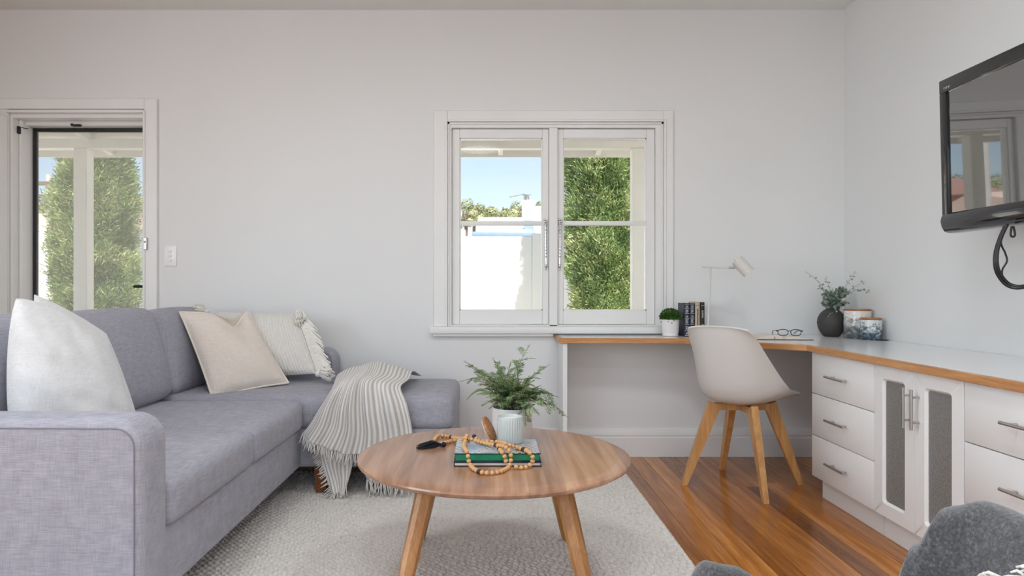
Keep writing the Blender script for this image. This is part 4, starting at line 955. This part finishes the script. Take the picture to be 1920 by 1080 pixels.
for d in (Vector((-1,0,0)), Vector((1,0,0)), Vector((0,1,0)), Vector((0,-1,0))):
    t_ = d.cross(Vector((0,0,1))); r1 = .298
    p0 = CC + d*.140 + Vector((0,0,.420)); p1 = CC + d*r1; ax = (p1-p0).normalized(); e1 = (d - ax*d.dot(ax)).normalized(); vs = []
    for p, w1, w2 in ((p0, .030, .017), (p0.lerp(p1, .35), .026, .0165), (p1, .016, .0125)):
        for s1, s2 in ((-1,-1),(1,-1),(1,1),(-1,1)): 
            k_ = p + e1*w1*s1 + t_*w2*s2
            if p is p1: k_.z = 0.0005
            vs.append(k_)
    m = MB().add(vs, [(0,1,2,3), (11,10,9,8)] + [(i*4+k, (i+1)*4+k, (i+1)*4+(k+1) % 4, i*4+(k+1) % 4) for i in range(2) for k in range(4)])
    leg = m.build('leg', m_beech, ch, ang=25)
m = MB()
for d in (Vector((1,0,0)), Vector((0,1,0))):
    t_ = d.cross(Vector((0,0,1))); a0 = CC - d*.135; a1 = CC + d*.135; vs = []
    for p in (a0, a1):
        for s1, z_ in ((-1,.385),(1,.385),(1,.420),(-1,.420)): vs.append(p + t_*.016*s1 + Vector((0,0,z_ + (0 if d.x else -.0005))))
    m.add(vs, [(0,1,2,3), (7,6,5,4), (0,4,5,1), (1,5,6,2), (2,6,7,3), (3,7,4,0)])
m.build('cross_brace', m_beech, ch)

# ================================================================ THINGS ON THE DESK
# boxwood in a white pot
c = Vector((1.047, 3.955, DT)); bxp = thing('potted_boxwood', c, 'small clipped green plant in a white textured pot under window', 'potted plant')
m = MB(); n_ = 48; rings = []
for r0, z, w in ((.040, .001, 0), (.044, .003, 0), (.0455, .012, 0), (.0448, .016, 0), (.0448, .020, 0), (.047, .024, 1), (.0505, .094, 1), (.0510, .097, 0), (.049, .098, 0), (.047, .095, 0), (.046, .08, 0)):
    rings.append([c + Vector(((r0+w*.0006*math.cos(a_*24))*math.cos(a_), (r0+w*.0006*math.cos(a_*24))*math.sin(a_), z)) for a_ in np.linspace(0, 2*math.pi, 97)])
m.grid(rings); m.add([c]+rings[0], [(0, i+2, i+1) for i in range(96)]); m.build('pot', m_ceram, bxp, ang=50)
m = MB(); r_ = random.Random(2); cc_ = c + Vector((0, 0, .108)); m.ball(cc_, .046, 14, 10, (1.05, 1.05, .85))
for k in range(1500):
    d = Vector((r_.gauss(0,1), r_.gauss(0,1), abs(r_.gauss(.25,.8))-.15)).normalized(); o = cc_ + Vector((d.x*.054, d.y*.054, d.z*.048))*r_.uniform(.85, 1.06)
    t1 = d.orthogonal().normalized(); t2 = d.cross(t1); an = r_.uniform(0, 6.28); t1 = t1*math.cos(an)+t2*math.sin(an); dd = (d+t1*.9).normalized(); sd_ = dd.cross(d).normalized()*.0028; ln = r_.uniform(.008, .014)
    m.add([o, o+dd*ln*.5+sd_, o+dd*ln, o+dd*ln*.5-sd_], [(0,1,2,3)])
m.build('foliage', m_box, bxp, ang=180)
# row of standing books
m_foil = plain('silver_foil', (.60, .60, .58), .35, .7); m_nav2 = plain('navy_leather', srgb(28, 36, 58), .42, var=.15, vs=40); m_crm = plain('cream_cloth', srgb(196, 180, 152), .7, var=.08); m_drk = plain('black_brown_leather', srgb(40, 32, 34), .45, var=.15, vs=40)
def spine_book(x0, x1, y0, h, dpt, mt, label, orn):
    b = thing('standing_book', ((x0+x1)/2, y0+dpt/2, DT), label, 'book', 'books standing on the desk'); z0 = DT+.0005
    m = MB(); m.rbox(x0, x0+.0025, y0+.004, y0+dpt, z0, z0+h, .0008, 1); m.rbox(x1-.0025, x1, y0+.004, y0+dpt, z0, z0+h, .0008, 1)
    xs = [(x0 + (x1-x0)*(.5-.5*math.cos(t)), y0+.005-.005*math.sin(t)) for t in np.linspace(0, math.pi, 9)]
    m.prism(xs + [(x1, y0+.008), (x0, y0+.008)], 'Z', z0, z0+h); m.build('cover', mt, b)
    MB().box(x0+.003, x1-.003, y0+.009, y0+dpt-.003, z0+.003, z0+h-.003).build('page_block', m_page, b)
    w = x1-x0; xm = (x0+x1)/2; yo = y0-.0006
    for zz, hh, ww, kind in orn:
        m = MB()
        if kind == 'band': m.box(xm-w*.40*ww, xm+w*.40*ww, yo, yo+.003, z0+h*zz, z0+h*zz+hh)
        elif kind == 'flower':
            for k in range(5):
                t = k*1.2566; m.ball((xm+.0042*math.cos(t), yo+.0008, z0+h*zz+.0042*math.sin(t)), .0024, 6, 5, (1,.4,1))
        elif kind == 'lines':
            rr_ = random.Random(int(zz*100))
            for k in range(int(hh)): m.box(xm-w*.12*ww, xm+w*.12*ww*rr_.uniform(.3,1), yo, yo+.002, z0+h*zz+k*.0048, z0+h*zz+k*.0048+.0028)
        m.build('spine_ornament', m_foil if mt in (m_nav2, m_drk) else m_drk, b)
X_ = lambda px, Y=3.905: (px-CX)/F*Y
nav = [(.03,.003,1,'band'),(.045,.0015,1,'band'),(.10,0,1,'flower'),(.18,.0025,1,'band'),(.22,4,2.2,'lines'),(.36,.0025,1,'band'),(.40,5,2.2,'lines'),(.54,.0025,1,'band'),(.60,0,1,'flower'),(.68,.0025,1,'band'),(.72,4,2.2,'lines'),(.84,.0025,1,'band'),(.90,0,1,'flower'),(.96,.002,1,'band')]
spine_book(X_(1283.4), X_(1293.3), 3.905, .192, .135, m_nav2, 'navy book with silver spine nearest the potted plant', nav)
spine_book(X_(1293.7), X_(1303.2), 3.905, .191, .132, m_nav2, 'second navy book with silver spine next to cream book', [(z+.008, h, w, k) for z, h, w, k in nav])
spine_book(X_(1303.6), X_(1312.6), 3.902, .199, .130, m_crm, 'cream book with dark spine lettering between darker books', [(.28,22,1.6,'lines'),(.90,.002,.8,'band'),(.06,.002,.8,'band')])
spine_book(X_(1313.2), X_(1320.8), 3.898, .197, .128, m_drk, 'black-brown book at the right end of the book row', [(.12,6,1.8,'lines'),(.34,0,1,'flower'),(.55,9,1.8,'lines'),(.9,.002,.8,'band')])
# desk lamp
b0 = Vector((P(1327, 640, 3.80).x, 3.80, DT)); lp = thing('desk_lamp', b0, 'slim white desk lamp with tilted cylinder shade beside books', 'lamp')
MB().lathe([(0, .0005), (.054, .0005), (.057, .003), (.057, .011), (.054, .014), (0, .0145)], b0, 48).build('base', m_lampw, lp)
pt = P(1332.5, 503, 3.80); MB().cyl(b0+Vector((0,0,.013)), pt, .0058, n=12).build('pole', m_lampw, lp)
e0, e1 = P(1316, 500.5, 3.795), P(1366, 502, 3.775); m = MB(); m.cyl(e0, e1, .0048, n=12); m.build('arm', m_lampw, lp)
e2 = P(1378, 502.5, 3.77); MB().cyl(e1, e2, .0062, n=12).build('swivel_joint', m_steel, lp)
s0, s1 = P(1381, 487, 3.77), P(1404.5, 512, 3.75); ax = (s1-s0).normalized(); Mq = ax.to_track_quat('Z', 'Y').to_matrix().to_4x4(); ln = (s1-s0).length
MB().lathe([(0, 0), (.031, 0), (.034, .003), (.034, ln), (.0325, ln), (.0315, ln-.004), (.0315, .006), (0, .006)], s0, 40, Mq).build('shade', m_lampw, lp)
MB().lathe([(0, -.010), (.010, -.010), (.012, -.006), (.012, 0), (0, 0)], s0, 20, Mq).build('shade_cap', m_lampw, lp)
MB().ball(s0+ax*(ln*.55), .018, 14, 10).build('bulb', plain('frosted_bulb', srgb(240, 238, 232), .3), lp)
# open notebook
nbk = thing('open_notebook', (1.60, 3.74, DT), 'open notebook with cream pages lying on the desk corner', 'notebook')
rot = math.radians(-6); cn_ = Vector((1.585, 3.745, DT)); Mn = Matrix.Translation(cn_) @ Matrix.Rotation(rot, 4, 'Z')
MB().rbox(-.150, .150, -.100, .100, .0006, .0036, .001, 1).xf(Mn).build('cover', plain('black_notebook_cover', srgb(36, 32, 32), .6), nbk)
for sg, hmax in ((-1, .020), (1, .011)):
    n_ = 16; top = [(sg*(.003+.142*i/n_), .004 + hmax*math.sin(math.pi*min(1, (i/n_)**.6))*.8 + (.006 if sg < 0 else .004)*(1-(i/n_)**2) * (0 if i == 0 else 1)) for i in range(n_+1)]
    top[0] = (sg*.003, .006)
    MB().prism(top + [(sg*.145, .0037), (sg*.003, .0037)], 'Y', -.095, .095).xf(Mn).build('pages', plain('cream_pages', srgb(228, 216, 204), .8, var=.03), nbk, ang=20)
m = MB(); m.tube([Mn @ Vector(p) for p in ((-.006, .09, .012), (-.03, 0, .026), (-.045, -.06, .025), (-.05, -.099, .016), (-.05, -.103, .006))], .0016, 5); m.build('ribbon_marker', plain('brown_ribbon', srgb(110, 58, 40), .7), nbk)
# spectacles
gz = DT+.027; sp_ = thing('spectacles', Mn @ Vector((.055, -.005, .026)), 'black framed spectacles resting on the open notebook', 'glasses')
Mg = Matrix.Translation(Mn @ Vector((.048, -.030, .018))) @ Matrix.Rotation(math.radians(-10), 4, 'Z')
def lensring(cx_, n_=24): return [Vector((cx_+.0262*math.copysign(abs(math.cos(t))**.75, math.cos(t)), 0, .019+.0165*math.copysign(abs(math.sin(t))**.75, math.sin(t)))) for t in np.linspace(0, 2*math.pi, n_+1)]
m = MB()
for s_ in (-1, 1): m.tube(lensring(s_*.033), .0021, 6)
m.tube([(-.0075, 0, .025), (0, -.002, .029), (.0075, 0, .025)], .0020, 6)
for s_ in (-1, 1): m.rbox(s_*.063-.006, s_*.063+.006, -.002, .004, .024, .031, .001, 1)
m.xf(Mg).build('frame', m_black, sp_)
for s_ in (-1, 1):
    r0 = lensring(s_*.033); q = MB().add([Mg @ p for p in r0[:-1]], [tuple(range(24))]); q.build('lens', m_lens, sp_)
    MB().tube([Mg @ Vector(p) for p in ((s_*.067, .002, .028), (s_*.066, .06, .026), (s_*.062, .105, .020), (s_*.058, .132, .006))], [.0024, .0022, .0022, .0026], 6).build('temple_arm', m_black, sp_)
# round vase with eucalyptus
vc = Vector((1.968, 3.930, DT+.0005)); vz = thing('round_vase', vc, 'round charcoal stoneware vase in the desk corner', 'vase')
MB().lathe([(0, 0), (.036, 0), (.044, .003), (.060, .025), (.072, .052), (.0765, .080), (.073, .106), (.060, .132), (.042, .150), (.030, .157), (.027, .163), (.023, .163), (.023, .150), (.030, .140)], vc, 56).build('vase_body', m_char, vz, ang=60)
eu = thing('eucalyptus_bunch', vc+Vector((0,0,.10)), 'grey-green eucalyptus sprigs arranged in the round charcoal vase', 'plant')
r_ = random.Random(17); top = vc+Vector((0,0,.155))
def sprig(pts, seed, n_, s0, s1, start=.25):
    r_ = random.Random(seed); st = spline(pts, 40); s_ = MB().tube(st, [.0013*(1-.5*i/39) for i in range(40)], 5).build('stem', m_stem, eu, ang=180); m = MB()
    for k in range(n_):
        f_ = start+(1-start)*(k+.5)/n_; i = min(38, int(f_*39)); t = (st[i+1]-st[i]).normalized(); sd_ = t.orthogonal().normalized(); sd_ = (Matrix.Rotation(r_.uniform(0, 6.28), 3, t) @ sd_)
        R_ = s0+(s1-s0)*f_; R_ *= r_.uniform(.8, 1.2); nr = (t*.5+Vector((r_.gauss(0,.6), r_.gauss(0,.6)-.5, r_.gauss(0,.6)+.3))).normalized(); e1 = (sd_ - nr*sd_.dot(nr)).normalized(); e2 = nr.cross(e1); cc = st[i] + e1*(R_+.003)
        m.add([cc] + [cc + (e1*math.cos(a_)*R_*1.12 + e2*math.sin(a_)*R_*.92) + nr*R_*.16 for a_ in np.linspace(0, 2*math.pi, 9)[:-1]], [(0, 1+q, 1+(q+1) % 8) for q in range(8)])
        cc2 = st[i] - e1*(R_*.9+.003); 
        if r_.random() < .75: m.add([cc2] + [cc2 + (e1*math.cos(a_)*R_ + e2*math.sin(a_)*R_*.9) + nr*R_*.14 for a_ in np.linspace(0, 2*math.pi, 9)[:-1]], [(0, 1+q, 1+(q+1) % 8) for q in range(8)])
    m.build('leaves', m_euc, s_, ang=180)
b_ = vc+Vector((0,0,.12))
for i, (tip, md, n_) in enumerate((((1510, 509, 3.86), (1540, 535, 3.89), 9), ((1605, 508, 3.86), (1590, 530, 3.89), 9), ((1632, 548, 3.62), (1600, 545, 3.78), 6), ((1534, 540, 3.80), (1548, 550, 3.86), 7), ((1620, 528, 3.84), (1592, 545, 3.88), 7), ((1548, 520, 3.96), (1556, 545, 3.93), 7))):
    sprig([b_, top, P(*md), P(*tip)], 50+i, n_, .010, .0048, .35)
for i in range(24):
    an = i*2.4; e = top + Vector((.016+.075*math.cos(an)*(.5+.5*r_.random()), .05*math.sin(an)-.012, .012+r_.random()*.105)); sprig([b_, top+Vector((0,0,.006)), top.lerp(e, .6)+Vector((0,0,.014)), e], 70+i, 8, .0165, .0105, .34)
sprig([b_, top, P(1572, 578, 3.82), P(1552, 592, 3.805)], 99, 3, .008, .007, .75)
# marbled canisters
def marble(name, c1, c2, c3, sc, z0, z1):
    a = N(name); v = a.coords((1,1,1.5)); f = a.noise(v, sc, 6, .62, 1.6); xyz = a.n('ShaderNodeSeparateXYZ', {0: a.coords((1,1,1))}).outputs[2]
    h = a.n('ShaderNodeMapRange', {'Value': xyz, 'From Min': z0, 'From Max': z1, 'To Min': 0.0, 'To Max': .30}).outputs[0]
    f = a.math('SUBTRACT', a.math('ADD', f, -.09), a.math('MULTIPLY', h, -1.0)); a.set(Base_Color=a.ramp(f, [(.42, c1), (.55, c2), (.68, c3)]), Roughness=.22); return a.m
def canister(x, y, r, h, lid_h, mt, label):
    c = Vector((x, y, DT+.0005)); t = thing('marbled_canister', c, label, 'canister', 'lidded canisters in the desk corner')
    MB().lathe([(0, 0), (r*.90, 0), (r*.96, .003), (r, .012), (r, h-.004), (r*.985, h), (0, h)], c, 56).build('canister_body', mt, t, origin=c, ang=40)
    MB().lathe([(0, 0), (r*.97, 0), (r*1.0, .001), (r*1.0, lid_h-.002), (r*.975, lid_h), (0, lid_h)], c+Vector((0,0,h+.0002)), 56).build('timber_lid', m_lid, t)
    MB().lathe([(0, -.006), (r*.9, -.006), (r*.9, .0), (0, .0)], c+Vector((0,0,h)), 30).build('lid_seal', m_wax, t)
canister(2.048, 3.800, .0695, .152, .009, marble('grey_marble_print', srgb(84, 90, 96), srgb(150, 152, 152), srgb(224, 221, 216), 16, 0, .15), 'taller grey and white marbled canister with timber lid behind')
canister(2.052, 3.672, .0525, .107, .010, marble('teal_marble_print', srgb(48, 66, 78), srgb(126, 142, 150), srgb(214, 217, 216), 24, 0, .107), 'smaller teal marbled canister with timber lid in front')

# ================================================================ TELEVISION
TVX = 1.80; ty0, ty1 = 1.68, 2.712
tv = thing('television', (TVX+.05, (ty0+ty1)/2, 1.21), 'black flat television mounted on the right hand wall', 'television')
zc = 1.5; Mt = Matrix.Translation((TVX, 0, zc)) @ Matrix.Rotation(math.radians(-1.4), 4, 'Y') @ Matrix.Translation((-TVX, 0, -zc))
zt_, zb_ = 1.826, 1.222; bz = .030
ztb = zt_-.052; zbb = 1.300
m = MB(); m.rbox(TVX+.004, TVX+.055, ty0, ty1, zb_+.02, zt_, .006, 2); m.rbox(TVX+.05, TVX+.10, ty0+.12, ty1-.12, zb_+.08, zt_-.08, .02, 3); m.xf(Mt).build('housing', m_black, tv)
m = MB()
m.rbox(TVX-.008, TVX+.012, ty0, ty1, ztb, zt_, .003, 2); m.rbox(TVX-.008, TVX+.012, ty1-.042, ty1, zbb-.02, ztb, .003, 2); m.rbox(TVX-.008, TVX+.012, ty0, ty0+.042, zbb-.02, ztb, .003, 2)
m.xf(Mt).build('bezel', m_blackg, tv)
pf = [(TVX+.012, zbb), (TVX-.006, zbb), (TVX-.014, zbb-.012), (TVX-.018, zbb-.030), (TVX-.014, zbb-.052), (TVX-.004, zbb-.070), (TVX+.012, zb_+.001), (TVX+.045, zb_)]
pf += [(TVX+.045, zbb)]
MB().prism([(x_, z_) for x_, z_ in pf], 'Y', ty0+.0005, ty1-.0005, .006, 2).xf(Mt).build('speaker_bar', m_blackg, tv, ang=45)
MB().box(TVX-.001, TVX+.003, ty0+.042, ty1-.042, zbb, ztb).xf(Mt).build('screen', m_tv, tv)
m = MB()
for k, (a0, a1) in enumerate(((0, 0), (1, 0), (2, 0), (3, 0), (4, 0))):
    yy = ty1-.030-.0075*k
    if k % 2 == 0: m.box(TVX-.0088, TVX-.0078, yy-.0045, yy, zt_-.034, zt_-.0325); m.box(TVX-.0088, TVX-.0078, yy-.0012, yy, zt_-.040, zt_-.0325)
    else: m.box(TVX-.0088, TVX-.0078, yy-.0045, yy-.0032, zt_-.040, zt_-.0325); m.box(TVX-.0088, TVX-.0078, yy-.0045, yy, zt_-.0369, zt_-.0357)
m.xf(Mt).build('brand_lettering', plain('silver_print', (.6,.6,.6), .4), tv)
m = MB(); m.rbox(XR-.02, XR-.001, 2.05, 2.35, 1.38, 1.70, .004, 1); m.rbox(TVX+.08, XR-.015, 2.12, 2.16, 1.50, 1.56, .004, 1); m.rbox(TVX+.08, XR-.015, 2.24, 2.28, 1.50, 1.56, .004, 1); m.build('wall_bracket', m_black, tv)
# cables below the television
cb = thing('television_cables', P(1885, 540, 2.35), 'black cables looping down the wall below the television', 'cable')
Yc = 2.36
k1 = [P(1885, 424, Yc), P(1874, 448, Yc), P(1866, 478, Yc), P(1868, 508, Yc), P(1884, 532, Yc), P(1905, 540, Yc-.02), P(1935, 536, Yc-.06)]
MB().tube(spline(k1, 40), .0060, 8).build('cable', m_black, cb, ang=180)
MB().tube(spline([p+Vector((.004, -.004, .006)) for p in k1], 40), .0055, 8).build('cable', m_black, cb, ang=180)
k2 = [P(1882, 424, Yc), P(1877, 455, Yc), P(1885, 475, Yc), P(1888, 490, Yc), P(1879, 508, Yc), P(1884, 530, Yc), P(1905, 538, Yc-.02)]
MB().tube(spline(k2, 40), .0032, 6).build('thin_cable', m_black, cb, ang=180)
MB().tube(spline([P(1897, 424, Yc), P(1895, 440, Yc), P(1899, 444, Yc), P(1903, 440, Yc), P(1900, 424, Yc)], 24), .0036, 6).build('pull_cord', m_black, cb, ang=180)

# ================================================================ ARMCHAIR (near right, facing the sofa)
ac = thing('felt_armchair', (.52, .80, 0), 'dark grey wool felt tub armchair at the near right corner', 'armchair')
AX, AY0, AY1, AF = .690, .42, 1.135, .325             # back plane, near and far arm planes, arm tips
def U(t):
    """outline of the shell in plan: t 0..1 from far arm tip round the back to near arm tip (inner face)"""
    r = .16; L1 = AX-r-AF; Lb = (AY1-AY0)-2*r; q = math.pi*r/2; tot = 2*L1+Lb+2*q; s_ = t*tot
    if s_ < L1: return Vector((AF+s_, AY1, 0)), Vector((0, -1, 0)), 0
    s_ -= L1
    if s_ < q: a_ = s_/r; return Vector((AX-r+r*math.sin(a_), AY1-r+r*math.cos(a_), 0)), Vector((-math.sin(a_), -math.cos(a_), 0)), a_/(math.pi/2)
    s_ -= q
    if s_ < Lb: return Vector((AX, AY1-r-s_, 0)), Vector((-1, 0, 0)), 1
    s_ -= Lb
    if s_ < q: a_ = s_/r; return Vector((AX-r+r*math.cos(a_), AY0+r-r*math.sin(a_), 0)), Vector((-math.cos(a_), math.sin(a_), 0)), 1-a_/(math.pi/2)
    s_ -= q; return Vector((AX-r-s_, AY0, 0)), Vector((0, 1, 0)), 0
def rim(t):
    d = abs(t-.5)*2                                     # 0 at the middle of the back, 1 at an arm tip
    ks = [(0, .660), (.16, .671), (.27, .686), (.34, .688), (.40, .668), (.455, .60), (.51, .50), (.60, .470), (.74, .490), (.88, .540), (.95, .548), (1.0, .510)]
    for (a, b), (c_, e_) in zip(ks, ks[1:]):
        if d <= c_: u_ = (d-a)/(c_-a); u_ = u_*u_*(3-2*u_); return b+(e_-b)*u_
    return ks[-1][1]
n_ = 150; th = .030; rows = []
for i in range(n_):
    t = i/(n_-1); p, nn_, bk_ = U(t); zr = rim(t); lean = .05*bk_; sec = []
    e_ = min(1, min(t, 1-t)/.03); tt = th*math.sqrt(max(.02, 1-(1-e_)**2))
    for z_ in np.linspace(.24, zr-th, 7): sec.append(p + nn_*(tt - lean*(z_-.3)/.4) + Vector((0,0,z_)))
    for a_ in np.linspace(0, math.pi, 9)[1:-1]: sec.append(p + nn_*(tt*math.cos(a_) - lean*(zr-.3)/.4) + Vector((0,0, zr-th+th*math.sin(a_))))
    for z_ in np.linspace(zr-th, .24, 7): sec.append(p + nn_*(-tt - lean*(z_-.3)/.4) + Vector((0,0,z_)))
    rows.append(sec)
m = MB().grid(rows); b0 = len(m.v); nc = len(rows[0])
m.f.append(tuple(range(nc))); m.f.append(tuple(range((n_-1)*nc, n_*nc))[::-1])
bm_ = bmesh.new(); 
m.build('back_shell', m_felt, ac, ang=60)
MB().soft(AF-.02, AX-.045, AY0+.055, AY1-.055, .30, .43, .045, 10, (.005,.005,.015)).build('seat_cushion', m_felt, ac, ang=180)
MB().rbox(AF+.01, AX-.02, AY0+.03, AY1-.03, .22, .305, .02, 2).build('seat_base', m_felt, ac)
for x_, y_ in ((AF+.06, AY0+.08), (AF+.06, AY1-.08), (AX-.08, AY0+.10), (AX-.08, AY1-.10)):
    sx_ = .03 if x_ > .5 else -.03; zf = SZ if x_ < .72 else 0
    MB().cyl((x_, y_, .225), (x_+sx_, y_+(.03 if y_ > .8 else -.03), zf), .018, .011, 14).build('leg', m_beech, ac)
c = PZ(1935, 1100, .66); c = Vector((.582, .604, .580))
shg = thing('shaggy_cushion', (c.x, c.y, .44), 'white shaggy cushion leaning in the grey felt armchair', 'cushion')
m = MB(); r_ = random.Random(8); m.soft(c.x-.05, c.x+.05, c.y-.16, c.y+.14, c.z-.125, c.z+.125, .048, 8, (.02,.01,.01)); m.build('cushion_cover', m_cream, shg, ang=180)
m = MB()
for k in range(2200):
    y_ = r_.uniform(-.155, .135); z_ = r_.uniform(-.12, .12); ed = min(.14-abs(y_+.01), .125-abs(z_)); x_ = -(.052+.018*max(0, min(1, ed/.08))) if ed > .012 else r_.uniform(-.05, .02)
    o = c+Vector((x_, y_, z_)); d = Vector((-.6, y_*2.5+r_.gauss(0,.4), z_*3+r_.gauss(0,.4)-.25)).normalized(); l_ = r_.uniform(.012, .024)
    m.tube([o, o+d*l_*.6, o+d*l_+Vector((0,0,-.007))], [.0018, .0021, .0013], 4)
m.build('shaggy_pile', m_yarn, shg, ang=180)['kind'] = 'stuff'
